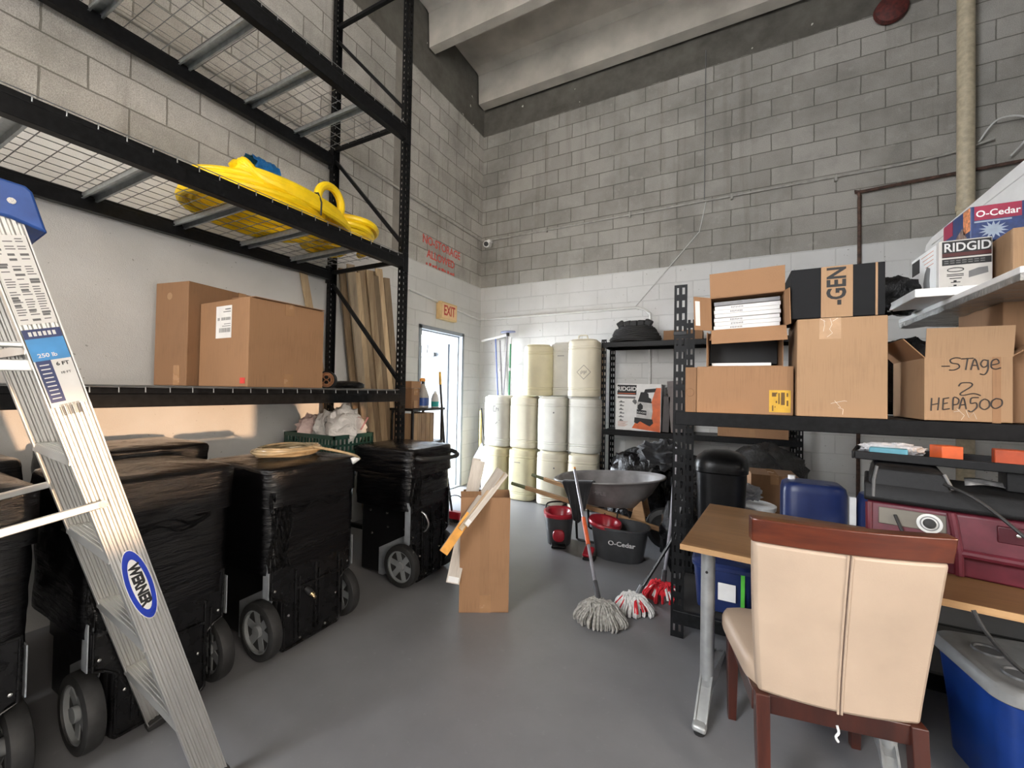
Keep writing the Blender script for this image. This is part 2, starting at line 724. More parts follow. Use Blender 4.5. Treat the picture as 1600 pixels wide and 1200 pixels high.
# common materials
BLACK = pm('black_powder_coat', (0.0065, 0.0068, 0.0075), 0.42, var=0.3, scale=40, spec=0.16)
GALV = pm('galvanised_steel', (0.42, 0.45, 0.46), 0.42, metal=0.85, var=0.12, scale=30)
WIRE = pm('wire_zinc', (0.30, 0.31, 0.31), 0.4, metal=0.7)
CARD = cardboard('kraft_cardboard', (0.285, 0.155, 0.077))
CARD2 = cardboard('light_kraft_cardboard', (0.335, 0.205, 0.112))
CARDD = cardboard('dark_kraft_cardboard', (0.22, 0.118, 0.058))
TAPE = pm('brown_parcel_tape', (0.36, 0.205, 0.105), 0.25, var=0.05)
WHITE = pm('white_print', (0.78, 0.78, 0.77), 0.5, var=0.04)
INK = pm('black_ink', (0.012, 0.012, 0.013), 0.6)
INK2 = pm('grey_ink', (0.16, 0.16, 0.16), 0.6)
RUB = pm('black_rubber', (0.016, 0.016, 0.016), 0.62, var=0.25, scale=50)
GREYP = pm('grey_plastic', (0.19, 0.20, 0.205), 0.45, var=0.08)
BLKP = pm('black_plastic', (0.006, 0.006, 0.0065), 0.34, var=0.2, scale=30, spec=0.3)
FILM = film_mat('black_stretch_film', (0.0025, 0.0025, 0.003), 0.15, 0.30, (0.6, 0.6, 5.0))
FILM2 = film_mat('black_loose_film', (0.003, 0.003, 0.0035), 0.06, 1.6, (2.4, 2.4, 2.4))
BAG = film_mat('black_bin_bag', (0.003, 0.003, 0.0035), 0.2, 0.9, (1.0, 1.0, 0.7))
CHROME = pm('polished_metal', (0.75, 0.75, 0.74), 0.22, metal=1.0, var=0.05)
# ------------------------------------------------------------------ the room
WL = wall_mat('block_wall_left', 'Y', (3.62, 3.90), 3.3, 1.28)
WB = wall_mat('block_wall_back', 'X', (50, 51), -50.0, 0.96)
CONC = pm('cast_concrete', (0.45, 0.415, 0.36), 0.9, var=0.16, scale=2.2, bump=0.3, bscale=70)
CONC2 = pm('cast_concrete_edge', (0.50, 0.48, 0.44), 0.9, var=0.1, scale=5, bump=0.25, bscale=80)

fm, ft, fb = new_mat('grey_sealed_floor')
N, K = ft.nodes.new, ft.links.new
tc = N('ShaderNodeTexCoord')
na, nb, nc = N('ShaderNodeTexNoise'), N('ShaderNodeTexNoise'), N('ShaderNodeTexNoise')
for n_, s_, d_ in ((na, 1.1, 7.0), (nb, 26.0, 5.0), (nc, 180.0, 2.0)):
    n_.inputs['Scale'].default_value = s_
    n_.inputs['Detail'].default_value = d_
    n_.inputs['Roughness'].default_value = 0.62
    K(tc.outputs['Object'], n_.inputs['Vector'])
r1 = N('ShaderNodeValToRGB')
r1.color_ramp.elements[0].position, r1.color_ramp.elements[1].position = 0.3, 0.72
r1.color_ramp.elements[0].color = (0.145, 0.145, 0.153, 1)
r1.color_ramp.elements[1].color = (0.205, 0.205, 0.214, 1)
K(na.outputs['Fac'], r1.inputs[0])
r2_ = N('ShaderNodeValToRGB')
r2_.color_ramp.elements[0].position, r2_.color_ramp.elements[1].position = 0.62, 0.80
r2_.color_ramp.elements[0].color = (0, 0, 0, 1)
r2_.color_ramp.elements[1].color = (0.35, 0.35, 0.35, 1)
K(nb.outputs['Fac'], r2_.inputs[0])
mx = N('ShaderNodeMix')
mx.data_type = 'RGBA'
K(r2_.outputs[0], mx.inputs[0])
K(r1.outputs[0], mx.inputs[6])
mx.inputs[7].default_value = (0.28, 0.28, 0.28, 1)
K(mx.outputs[2], fb.inputs['Base Color'])
mr = N('ShaderNodeMapRange')
mr.inputs[3].default_value, mr.inputs[4].default_value = 0.30, 0.50
K(na.outputs['Fac'], mr.inputs[0])
K(mr.outputs[0], fb.inputs['Roughness'])
bp = N('ShaderNodeBump')
bp.inputs['Strength'].default_value = 0.10
bp.inputs['Distance'].default_value = 0.004
K(nb.outputs['Fac'], bp.inputs['Height'])
K(bp.outputs[0], fb.inputs['Normal'])

XL, YB, XR, YR, ZC = -3.53, 5.60, 5.0, -3.2, 6.36
struct(MB().box(XL - 0.2, XR + 0.2, YR - 0.2, YB + 0.2, -0.2, 0).build('floor', fm, smooth=0))
DY0, DY1, DZ = 4.13, 5.14, 2.262          # rough opening of the side door
mb = MB()
mb.box(XL - 0.2, XL, YR - 0.2, DY0, 0, ZC)
mb.box(XL - 0.2, XL, DY1, YB + 0.2, 0, ZC)
mb.box(XL - 0.2, XL, DY0, DY1, DZ, ZC)
wall_left = struct(mb.build('wall_left', WL, smooth=0))
wall_back = struct(MB().box(XL, XR + 0.2, YB, YB + 0.2, 0, ZC).build('wall_back', WB, smooth=0))
mb = MB()
mb.box(XR, XR + 0.2, 2.25, YB, 0, ZC)
mb.box(XR, XR + 0.2, -0.6, 2.25, 1.40, ZC)
mb.box(XR, XR + 0.2, -0.6, 2.25, 0, 0.97)
mb.box(XR, XR + 0.2, YR, -0.6, 5.8, ZC)
mb.box(XR, XR + 0.2, YR, -0.6, 0, 1.3)
wall_right = struct(mb.build('wall_right', WL, smooth=0))
mb = MB()
mb.box(XL, -3.2, YR - 0.2, YR, 0, ZC)
mb.box(-1.6, XR, YR - 0.2, YR, 0, ZC)
mb.box(-3.2, -1.6, YR - 0.2, YR, 5.8, ZC)
mb.box(-3.2, -1.6, YR - 0.2, YR, 0, 1.6)
mb2 = MB()
mb2.box(2.25, XR, 1.50, 1.62, 0, ZC)  # added unseen wall, shades the right part of the back wall
added_shade_wall = struct(mb2.build('added_shade_wall', WB, smooth=0))
wall_rear = struct(mb.build('wall_rear', WB, smooth=0))
ceiling = struct(MB().box(XL - 0.2, XR + 0.2, YR - 0.2, YB + 0.2, ZC, ZC + 0.2).build('ceiling', CONC, smooth=0))
for yc in (5.44, 4.24, 3.04, 1.84, 0.64, -0.56, -1.76):     # stems of the precast double tees
    mb = MB()
    x0, x1 = XL + 0.03, XR - 0.02
    ring = [(-0.20, 0.0), (-0.085, -0.06), (-0.06, -0.49), (0.06, -0.49), (0.085, -0.06), (0.20, 0.0)]
    if yc > 5.3:
        ring = [(-0.20, 0.0), (-0.085, -0.06), (-0.06, -0.49), (0.10, -0.49), (0.13, 0.0)]
    mb.loft([[Vector((x, yc + a, ZC + b)) for a, b in ring] for x in (x0, x1)])
    b_ = struct(mb.build('ceiling_beam', CONC, smooth=0))
    b_.parent = ceiling

# side door: frame, leaf, closer, in colours darkened against the strong outdoor light
DOORP = pm('darkened_door_paint', (0.045, 0.055, 0.066), 0.5, var=0.03)
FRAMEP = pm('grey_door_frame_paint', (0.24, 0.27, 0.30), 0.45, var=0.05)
mb = MB()
for y0, y1, z0, z1 in ((DY0, DY0 + 0.05, 0, DZ), (DY1 - 0.05, DY1, 0, DZ), (DY0, DY1, DZ - 0.05, DZ)):
    mb.box(XL - 0.215, XL + 0.012, y0, y1, z0, z1)
for y0, y1, z0, z1 in ((DY0 + 0.05, DY0 + 0.066, 0, DZ - 0.05), (DY1 - 0.066, DY1 - 0.05, 0, DZ - 0.05), (DY0 + 0.05, DY1 - 0.05, DZ - 0.066, DZ - 0.05)):
    mb.box(XL - 0.165, XL - 0.055, y0, y1, z0, z1)
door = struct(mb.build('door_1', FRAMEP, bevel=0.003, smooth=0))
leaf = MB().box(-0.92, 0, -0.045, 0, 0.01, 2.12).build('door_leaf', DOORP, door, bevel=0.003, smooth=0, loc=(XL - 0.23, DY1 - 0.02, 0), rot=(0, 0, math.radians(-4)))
mb = MB()
mb.box(-0.62, -0.24, -0.10, -0.047, 1.93, 1.99)
c_ = mb.build('door_closer', pm('darkened_closer_silver', (0.12, 0.125, 0.13), 0.4), door, bevel=0.008, loc=(XL - 0.23, DY1 - 0.02, 0), rot=(0, 0, math.radians(-4)))
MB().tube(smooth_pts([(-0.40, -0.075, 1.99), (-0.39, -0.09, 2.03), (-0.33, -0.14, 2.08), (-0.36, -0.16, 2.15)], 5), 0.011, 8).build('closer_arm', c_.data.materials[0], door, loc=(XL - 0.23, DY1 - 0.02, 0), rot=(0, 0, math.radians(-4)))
MB().box(XL - 0.19, XL + 0.01, DY0 + 0.05, DY1 - 0.05, 0.0, 0.012).build('threshold', GALV, door, smooth=0)

# outside the door
GRD = pm('pale_concrete_paving', (0.60, 0.59, 0.57), 0.9, var=0.12, scale=3)
struct(MB().box(-14, XL - 0.2, -6, 14, -0.25, -0.06).build('ground_outside', GRD, smooth=0))
struct(MB().box(XL - 0.2, 16, -16, YR - 0.2, -0.25, -0.06).build('ground_driveway', GRD, smooth=0))
struct(MB().box(XR + 0.2, 16, YR - 0.2, 8, -0.25, -0.06).build('ground_yard', GRD, smooth=0))
LEAFM = pm('hedge_leaf', (0.10, 0.22, 0.045), 0.5, var=0.5, scale=3)
hb = MB()
for i in range(900):
    px_, py_, pz_ = random.uniform(-7.3, -6.3), random.uniform(8.7, 9.9), random.uniform(0.1, 2.5)
    a = random.uniform(0, 2 * PI)
    q = Euler((random.uniform(-0.9, 0.9), random.uniform(-0.9, 0.9), a)).to_matrix()
    s_ = random.uniform(0.06, 0.12)
    hb.add([Vector((px_, py_, pz_)) + q @ Vector(p) for p in ((-s_, 0, 0), (0, -s_ * 0.45, 0.01), (s_, 0, 0), (0, s_ * 0.45, 0.01))], [(0, 1, 2, 3)])
hedge = hb.build('hedge', LEAFM, smooth=0, fix=False)
tag(hedge, 'green hedge seen as a sliver between the open door and its frame', 'hedge')
MB().tube([(-6.8, 9.3, -0.06), (-6.8, 9.3, 2.2)], [0.09, 0.04], 8).build('hedge_stem', wood('bark', (0.06, 0.04, 0.025), (0.12, 0.085, 0.05)), hedge)

struct(MB().box(-5.0, XL - 0.2, 2.2, 6.4, 2.42, 2.56).build('ceiling_walkway', GRD, smooth=0))
# exit sign
t = thing('exit_sign', 'cream exit sign with red letters on the wall above the open door', 'sign', (XL, 4.655, 2.50))
CREAM = pm('aged_cream_plastic', (0.62, 0.43, 0.20), 0.5, var=0.08)
MB().box(0.0, 0.085, -0.185, 0.185, -0.12, 0.12).build('housing', CREAM, t, bevel=0.006)
MB().box(0.085, 0.089, -0.165, 0.165, -0.098, 0.098).build('face_plate', pm('sign_face', (0.74, 0.50, 0.27), 0.45, var=0.05), t, bevel=0.002)
text('lettering', 'EXIT', 0.19, pm('exit_red', (0.45, 0.030, 0.015), 0.5), t, (0.0905, 0.0, 0.0), (PI / 2, 0, PI / 2), sx=0.66, bold=0.004)

# red stencil on the block wall
RS = pm('red_spray_paint', (0.62, 0.10, 0.075), 0.8, var=0.25, scale=30)
for s_, y_, z_, sz in (('NO-STORAGE', 4.58, 3.375, 0.155), ('ALLOWED', 4.56, 3.205, 0.150)):
    text('stencil_lettering', s_, sz, RS, wall_left, (XL + 0.003, y_, z_), (PI / 2, 0, PI / 2), sx=0.86, bold=0.003)

for k in range(10):
    y_ = 4.24 + k * 0.066
    MB().box(XL, XL + 0.0035, y_, y_ + 0.030 + 0.012 * (k % 3), 3.058, 3.085 + 0.010 * (k % 2)).build('stencil_lettering', RS, wall_left, smooth=0)

# conduits, pipes, camera
CND = pm('painted_conduit', (0.55, 0.55, 0.53), 0.55, var=0.1)
CNDG = pm('dusty_conduit', (0.34, 0.325, 0.295), 0.6, var=0.15)
CNDW = pm('white_painted_conduit', (0.64, 0.64, 0.62), 0.5, var=0.05)
o = MB().tube(smooth_pts([(XL + 0.02, 0.0, 3.83), (XL + 0.02, 2.6, 3.82), (XL + 0.02, 4.2, 3.80), (XL + 0.02, 5.40, 3.79), (XL + 0.06, 5.56, 3.79), (XL + 0.22, 5.58, 3.79), (-1.5, 5.58, 3.80), (0.4, 5.58, 3.815), (1.7, 5.58, 3.83), (2.2, 5.55, 3.9)], 6), 0.013, 8).build('conduit', CNDG)
tag(o, 'thin grey electrical conduit high on the bare block wall running round the corner', 'conduit')
for x_ in (-2.4, -1.2, 0.0, 1.0):
    MB().box(x_ - 0.012, x_ + 0.012, 5.560, 5.599, 3.765, 3.835).build('conduit_strap', CNDG, o, bevel=0.003)
o = MB().tube(smooth_pts([(XL + 0.02, 3.9, 2.66), (XL + 0.02, 4.4, 2.62), (XL + 0.02, 5.40, 2.545), (XL + 0.06, 5.56, 2.545), (XL + 0.2, 5.58, 2.54), (-2.4, 5.58, 2.545), (-1.3, 5.58, 2.55), (-1.08, 5.58, 2.545), (-0.95, 5.58, 2.48), (-0.92, 5.58, 2.36), (-0.92, 5.58, 1.6), (-0.92, 5.58, 0.4)], 6), 0.017, 8).build('conduit', CNDW)
tag(o, 'white painted conduit on the white wall bending down behind the small shelf unit', 'conduit')
o = MB().tube([(-1.12, 5.585, 2.56), (-0.35, 5.59, 3.44), (-0.28, 5.59, 3.80)], 0.006, 6).build('cable', CND)
tag(o, 'thin grey cable slanting up the back wall between the two conduits', 'cable')
o = MB().tube([(-0.30, 5.592, 3.80), (-0.30, 5.592, 5.70)], 0.005, 6).build('cable', INK2)
tag(o, 'thin dark cable hanging straight down the bare block wall', 'cable')
RUST = pm('rusty_pipe', (0.075, 0.04, 0.028), 0.75, var=0.4, scale=20)
o = MB().tube(smooth_pts([(3.0, 5.56, 3.66), (2.2, 5.56, 3.64), (1.24, 5.56, 3.60), (1.20, 5.56, 3.56), (1.20, 5.56, 3.0), (1.20, 5.56, 0.3)], 4), 0.017, 8).build('pipe', RUST)
tag(o, 'thin rusty pipe with an elbow on the back wall behind the black box', 'pipe')
o = MB().lathe([(0.062, 0.0), (0.062, 6.36)], (1.95, 5.40, 0), 24).build('standpipe', pm('cream_pipe_paint', (0.44, 0.38, 0.27), 0.5, var=0.12, scale=25))
tag(o, 'thick cream vertical pipe rising to the ceiling at the right', 'pipe')
MB().lathe([(0.07, 3.2), (0.07, 3.26)], (1.95, 5.40, 0), 24).build('pipe_collar', o.data.materials[0], o)
t = thing('alarm_bell', 'round red bell high on the dark block wall', 'bell', (1.45, 5.60, 5.46))
REDB = pm('dull_red_paint', (0.085, 0.014, 0.011), 0.7, var=0.35, scale=30)
mt = Matrix.Rotation(PI / 2, 4, 'X')
MB().lathe([(0.09, 0.0), (0.145, 0.03), (0.135, 0.07), (0.07, 0.10), (0.01, 0.108)], seg=24, mat=mt).build('gong', REDB, t, smooth=50)
MB().box(-0.05, 0.05, -0.04, 0.0, 0.12, 0.23).build('mount', REDB, t, bevel=0.005)
t = thing('security_camera', 'small white bullet security camera under the conduit in the corner', 'camera', (-3.36, 5.58, 3.76))
CAMW = pm('camera_white', (0.70, 0.70, 0.68), 0.4)
MB().cyl((0, 0, 0), (0.02, -0.09, -0.02), 0.035, 0.03).build('mount', CAMW, t)
MB().cyl((0.0, -0.04, -0.055), (0.045, -0.20, -0.10), 0.045, 0.050, 20).build('camera_body', CAMW, t, bevel=0.004)
MB().cyl((0.045, -0.20, -0.10), (0.0465, -0.206, -0.1015), 0.036, seg=20).build('lens', BLKP, t)
o = MB().tube(smooth_pts([(2.1, 5.57, 3.9), (2.2, 5.5, 4.05), (2.38, 5.5, 4.02), (2.40, 5.52, 3.85), (2.3, 5.54, 3.7)], 6), 0.008, 6).build('cable', CND)
tag(o, 'loose grey cable loop on the wall right of the thick cream pipe', 'cable')
# ------------------------------------------------------------------ tall pallet rack on the left wall
def slotted(mb, o, ex, ey, ez, cols, length, pitch, hole, mi=0):
    """plate built of strips and rungs: cols = [(width, has_holes)], thickness along ey"""
    o, ex, ey, ez = Vector(o), Vector(ex), Vector(ey), Vector(ez)
    mt = Matrix((ex, ey, ez)).transposed().to_4x4()
    mt.translation = o
    u = 0.0
    for w_, h_ in cols:
        if not h_:
            mb.box(u, u + w_, 0, 1, 0, length, mi, mt)
        else:
            z = 0.0
            while z < length:
                mb.box(u, u + w_, 0, 1, z, min(length, z + pitch - hole), mi, mt)
                z += pitch
        u += w_


def rack_post(name, parent, x0, x1, y0, y1, z1, outer):
    """open channel: punched web facing the aisle (outer=+1) or the wall"""
    mb = MB()
    xf = x1 if outer > 0 else x0
    t_ = 0.0025
    slotted(mb, (xf - (t_ if outer > 0 else 0), y0, 0), (0, 1, 0), (t_, 0, 0), (0, 0, 1), [(0.022, 0), (0.009, 1), (0.015, 0), (0.009, 1), (0.022, 0)], z1, 0.051, 0.02)
    slotted(mb, (x0, y0, 0), (1, 0, 0), (0, t_, 0), (0, 0, 1), [(0.014, 0), (0.011, 1), (x1 - x0 - 0.025, 0)], z1, 0.051, 0.02)
    mb.box(x0, x1, y1 - t_, y1, 0, z1)
    mb.box(x0 - 0.02, x1 + 0.02, y0 - 0.02, y1 + 0.02, 0, 0.006)
    return mb.build(name, BLACK, parent, smooth=0)


RX0, RX1, RY0, RY1 = -3.45, -2.50, -0.14, 2.69
rack = thing('pallet_rack', 'tall black pallet rack with wire decks along the left wall', 'rack', (0, 0, 0))
for y in (RY0, RY1):
    rack_post('upright', rack, RX1 - 0.045, RX1, y, y + 0.077, 5.35, 1)
    rack_post('upright', rack, RX0, RX0 + 0.045, y, y + 0.077, 5.35, -1)
    for z in (0.15, 1.33, 2.52, 3.72, 4.93):
        MB().box(RX0 + 0.04, RX1 - 0.04, y + 0.022, y + 0.056, z, z + 0.034).build('brace', BLACK, rack, bevel=0.003)
    for z in (1.25, 2.42, 3.62, 4.80):
        MB().bar((RX0 + 0.04, y + 0.04, z), (RX1 - 0.04, y + 0.04, z - 0.93), 0.030, 0.030).build('brace', BLACK, rack, bevel=0.003)
for zt, hb_ in ((1.41, 0.092), (2.57, 0.105), (3.70, 0.125)):
    for s_, xa in ((1, RX1), (-1, RX0)):
        mb = MB()
        x_in = xa - s_ * 0.04
        mb.box(min(x_in, xa + s_ * 0.018), max(x_in, xa + s_ * 0.018), RY0 + 0.06, RY1 + 0.015, zt - hb_, zt - 0.028)
        mb.box(min(xa - s_ * 0.012, xa + s_ * 0.018), max(xa - s_ * 0.012, xa + s_ * 0.018), RY0 + 0.06, RY1 + 0.015, zt - 0.03, zt)
        b_ = mb.build('beam', BLACK, rack, bevel=0.004)
        pl = MB()
        pl.box(min(xa, xa + s_ * 0.02), max(xa, xa + s_ * 0.02), RY1 - 0.004, RY1 + 0.058, zt - hb_ - 0.03, zt + 0.03)
        pl.build('end_plate', BLACK, b_, bevel=0.003)
    mb = MB()
    y = RY0 + 0.10
    k = 0
    while y < RY1 - 0.02:           # cross wires with a lip over each beam
        mb.tube([(RX0 - 0.022, y, zt - 0.022), (RX0 - 0.02, y, zt + 0.003), (RX1 + 0.020, y, zt + 0.003), (RX1 + 0.022, y, zt - 0.022)], 0.0028, 4)
        y += 0.0985
    for i in range(11):
        x_ = RX0 - 0.015 + (RX1 - RX0 + 0.034) * i / 10
        mb.tube([(x_, RY0 + 0.09, zt + 0.008), (x_, RY1 - 0.02, zt + 0.008)], 0.0027, 4)
    dk = mb.build('wire_deck', WIRE, rack, smooth=40)
    for y in (0.10, 0.55, 1.00, 1.46, 1.90, 2.32):
        c2 = MB()
        c2.box(RX0 + 0.02, RX1 - 0.03, y - 0.028, y + 0.028, zt - 0.012, zt - 0.008)
        c2.box(RX0 + 0.02, RX1 - 0.03, y - 0.028, y - 0.024, zt - 0.045, zt - 0.008)
        c2.box(RX0 + 0.02, RX1 - 0.03, y + 0.024, y + 0.028, zt - 0.045, zt - 0.008)
        c2.box(RX0 + 0.02, RX1 - 0.03, y - 0.036, y - 0.024, zt - 0.047, zt - 0.044)
        c2.box(RX0 + 0.02, RX1 - 0.03, y + 0.024, y + 0.036, zt - 0.047, zt - 0.044)
        c2.build('support_channel', GALV, dk, smooth=0)


# ------------------------------------------------------------------ cardboard boxes on the lower shelf
def carton(name, label, loc, size, rz, mat, parent_fn=None, flap=None, tape=True, group=None, rot=None):
    """closed carton: x along width, y depth (front face at y=0), z up"""
    t = thing(name, label, 'box', loc, rz, group, rot)
    w_, d_, h_ = size
    mb = MB().box(0, w_, 0, d_, 0, h_)
    b = mb.build('carton', mat, t, bevel=0.004, smooth=0)
    if tape:
        tb = MB()
        tb.box(w_ / 2 - 0.03, w_ / 2 + 0.03, -0.0012, d_ + 0.0012, h_, h_ + 0.0012)
        tb.box(w_ / 2 - 0.03, w_ / 2 + 0.03, -0.0016, 0, h_ - 0.075, h_ + 0.0012)
        tb.box(w_ / 2 - 0.028, w_ / 2 + 0.032, -0.0016, 0, 0.004, 0.085)
        tb.build('tape', TAPE, t, smooth=0)
    return t


# right box: long face towards the aisle (+X), rz = 90 deg puts local x along +Y
b = carton('cardboard_box', 'large closed cardboard box with white shipping label at the front of the lower rack shelf', (-2.52, 1.44, 1.422), (0.51, 0.54, 0.535), PI / 2, CARD)
mb = MB()
mb.box(-0.0015, 0, 0.18, 0.35, 0.30, 0.50)
lb = mb.build('shipping_label', WHITE, b, smooth=0)
mb = MB()
for i, (z0, z1, a0, a1) in enumerate(((0.475, 0.482, 0.19, 0.25), (0.46, 0.465, 0.19, 0.27), (0.41, 0.428, 0.19, 0.29), (0.41, 0.428, 0.31, 0.33), (0.385, 0.389, 0.19, 0.26), (0.335, 0.362, 0.19, 0.31), (0.372, 0.376, 0.19, 0.28))):
    if z1 - z0 > 0.012:
        x_ = a0
        while x_ < a1:
            ww = random.choice((0.0025, 0.004, 0.006))
            mb.box(-0.002, -0.0015, x_, x_ + ww, z0, z1)
            x_ += ww + random.choice((0.003, 0.004))
    else:
        mb.box(-0.002, -0.0015, a0, a1, z0, z1)
mb.build('label_print', INK2, lb, smooth=0)
MB().box(-0.0015, 0, 0.025, 0.075, 0.02, 0.055).build('red_sticker', pm('red_sticker', (0.60, 0.05, 0.04), 0.5), b, smooth=0)
MB().box(0.02, 0.50, 0.0, 0.24, 0.537, 0.541).build('top_flap', CARD, b, smooth=0, rot=(0.035, 0, 0))
b = carton('cardboard_box', 'taller plain cardboard box behind the labelled one on the lower rack shelf', (-3.06, 1.37, 1.422), (0.74, 0.30, 0.67), PI / 2 + math.radians(10), CARDD)
MB().lathe([(0.024, 0), (0.012, 0.001)], (0, 0, 0), 10).build('torn_patch', CARD2, b, loc=(-0.001, 0.17, 0.58), rot=(0, -PI / 2, 0))
MB().box(-0.0015, 0, 0.06, 0.115, 0.004, 0.13).build('tape', TAPE, b, smooth=0)

t = thing('cable_reel', 'small black reel with coiled wire face standing beside the boxes on the rack shelf', 'reel', (-2.70, 2.13, 1.418 + 0.066), 0, None, (PI / 2, 0, math.radians(40)))
MB().lathe([(0.066, -0.03), (0.066, -0.024), (0.05, -0.022), (0.05, 0.022), (0.066, 0.024), (0.066, 0.03)], seg=28).build('spool', BLKP, t)
mb = MB()
for r_ in (0.052, 0.043, 0.034):
    mb.tube([(r_ * math.cos(a * PI / 12), r_ * math.sin(a * PI / 12), 0.031) for a in range(24)], 0.0035, 6, closed=True)
for s_ in (-1, 1):
    mb.tube([(0.018 * math.cos(a * PI / 8), s_ * 0.02 + 0.018 * math.sin(a * PI / 8), 0.032) for a in range(16)], 0.004, 6, closed=True)
mb.build('wire', pm('copper_wire', (0.42, 0.20, 0.10), 0.4, metal=0.6), t)
blob('black_pouch', BLKP, None, (-2.75, 2.36, 1.418 + 0.030), (0.14, 0.12, 0.034), 4, flat=0.1)
tag(bpy.data.objects['black_pouch'], 'flat black fabric pouch at the end of the lower rack shelf', 'pouch')

# ------------------------------------------------------------------ yellow hose coils
YEL = pm('yellow_hose', (0.88, 0.60, 0.006), 0.42, var=0.10, scale=8)


def hose_coil(label, c, a, bb, loops, zt, r, seed):
    rnd = random.Random(seed)
    pts = []
    for i in range(loops):
        la, lb_ = a * rnd.uniform(0.86, 1.0), bb * rnd.uniform(0.72, 1.0)
        if i % 3 == 1:
            la, lb_ = la - r * 1.6, lb_ - r * 2.0
        ox, oy = rnd.uniform(-0.03, 0.03), rnd.uniform(-0.04, 0.04)
        zz = zt[0] + (zt[1] - zt[0]) * (i / max(1, loops - 1))
        for k in range(8):
            ph = 2 * PI * k / 8
            lift = 0.06 * (i / loops) * (0.5 + 0.5 * math.cos(ph - 3.6)) * (zt[1] - zt[0]) / 0.25
            pts.append((c[0] + ox + lb_ * math.sin(ph), c[1] + oy + la * math.cos(ph), zz + (zt[1] - zt[0]) / max(1, loops) * k / 8 + lift))
    o = MB().tube(smooth_pts(pts, 5), r, 10).build('hose_coil', YEL)
    return tag(o, label, 'hose', 'yellow hoses on the rack')


rnd = random.Random(6)
pts = []
for i in range(7):                       # flat loops lying on the deck
    la, lb_ = 0.47 * rnd.uniform(0.88, 1.02), 0.37 * rnd.uniform(0.80, 1.0)
    oy = rnd.uniform(-0.04, 0.04)
    for k in range(8):
        ph = 2 * PI * k / 8
        pts.append((-2.93 + lb_ * math.sin(ph), 1.74 + oy + la * math.cos(ph), 2.612 + 0.020 * i + 0.05 * max(0.0, math.cos(ph - 0.9)) * i / 7))
for i in range(6):                       # upper loops gathered by the tape, then fanning down to the right
    f = i / 5
    ox, oz = 0.036 * math.cos(i * 2.1), 0.040 * math.sin(i * 2.1)
    pts += [(-2.74 + 0.03 * f, 1.46 + 0.03 * f, 2.775 + 0.012 * i), (-2.86 + ox, 1.60, 2.865 + oz), (-2.89 + ox, 1.78, 2.885 + oz),
            (-2.84 + 0.05 * f, 2.02, 2.845 - 0.02 * f + oz), (-2.78 + 0.07 * f, 2.20 + 0.03 * f, 2.76 - 0.05 * f), (-2.70 + 0.05 * f, 2.22 + 0.03 * f, 2.72 - 0.05 * f),
            (-2.60 + 0.02 * f, 2.08, 2.735 - 0.055 * f), (-2.575, 1.80, 2.745 - 0.055 * f + 0.01), (-2.62, 1.56, 2.765 - 0.04 * f)]
hc = MB().tube(smooth_pts(pts, 5), 0.028, 10).build('hose_coil', YEL)
tag(hc, 'large coil of yellow hose taped with blue on the middle rack level', 'hose', 'yellow hoses on the rack')
mb = MB()
rows = []
for j in range(9):
    yv = 1.60 + 0.17 * j / 8
    row = []
    for k in range(22):
        a_ = 2 * PI * k / 22
        q = 1.0 + 0.10 * math.sin(k * 2.4 + j * 1.9)
        row.append(Vector((-2.865 + 0.092 * q * math.cos(a_), yv + 0.012 * math.sin(k * 1.7), 2.885 + 0.092 * q * math.sin(a_))))
    rows.append(row)
mb.loft(rows, cap0=False, cap1=False)
mb.build('blue_tape', film_mat('blue_plastic_tape', (0.012, 0.13, 0.36), 0.3, 0.6, (3, 0.6, 0.6)), hc, smooth=60)
MB().tube([(-2.540, 1.92, 2.63), (-2.538, 1.92, 2.72), (-2.57, 1.915, 2.79), (-2.64, 1.91, 2.80)], 0.006, 6).build('black_tie', INK, hc)
hose_coil('smaller flatter coil of yellow hose nearest the front upright of the rack', (-2.92, 2.36, 0), 0.25, 0.38, 6, (2.612, 2.73), 0.029, 9)
o = MB().tube(smooth_pts([(-2.92 + 0.30, 2.05 + 0.10 * math.cos(a), 2.79 + 0.115 * math.sin(a)) for a in [k * PI / 8 for k in range(-3, 12)]] + [(-2.80, 1.99, 2.72), (-3.05, 2.05, 2.76)], 3), 0.029, 10).build('hose_loop', YEL)
tag(o, 'upright loop of yellow hose standing between the two coils on the rack', 'hose', 'yellow hoses on the rack')
MB().cyl((-3.05, 2.05, 2.76), (-3.12, 2.07, 2.77), 0.034).build('end_coupling', BLKP, o)

# ------------------------------------------------------------------ leaning boards behind the rack
BW = [wood('pale_board', (0.34, 0.225, 0.125), (0.62, 0.47, 0.29)), wood('brown_board', (0.16, 0.105, 0.06), (0.36, 0.26, 0.155)), wood('grey_board', (0.20, 0.155, 0.11), (0.42, 0.335, 0.23))]
rnd = random.Random(5)
names = ['pale', 'brown', 'greyish']
for i in range(15):
    row = i % 2
    y = 2.86 + 0.042 * i
    k = rnd.choice((0, 1, 2, 0, 1))
    x_ = -3.435 + 0.05 * row + rnd.uniform(0, 0.01)
    zt = 2.62 + 0.045 * math.sin(i * 1.3) + 0.006 * i
    p0, p1 = Vector((x_ + 0.03, y + 0.36, 0.001)), Vector((x_ - 0.02, y + 0.02 * math.sin(i), zt))
    o = MB().bar((0, 0, 0), p1 - p0, 0.088 if row else 0.075, 0.022, up=(1, 0, 0)).build('wooden_board', BW[k], None, bevel=0.002, loc=p0)
    tag(o, 'long wooden board leaning in a bundle between the rack and the left wall', 'board', 'boards leaning behind the rack')
p0 = Vector((-3.46, 3.02, 0.0))
o = MB().bar((0, 0, 0), Vector((-3.505, 2.47, 2.52)) - p0, 0.07, 0.02, up=(1, 0, 0)).build('wooden_board', BW[0], None, bevel=0.002, loc=p0)
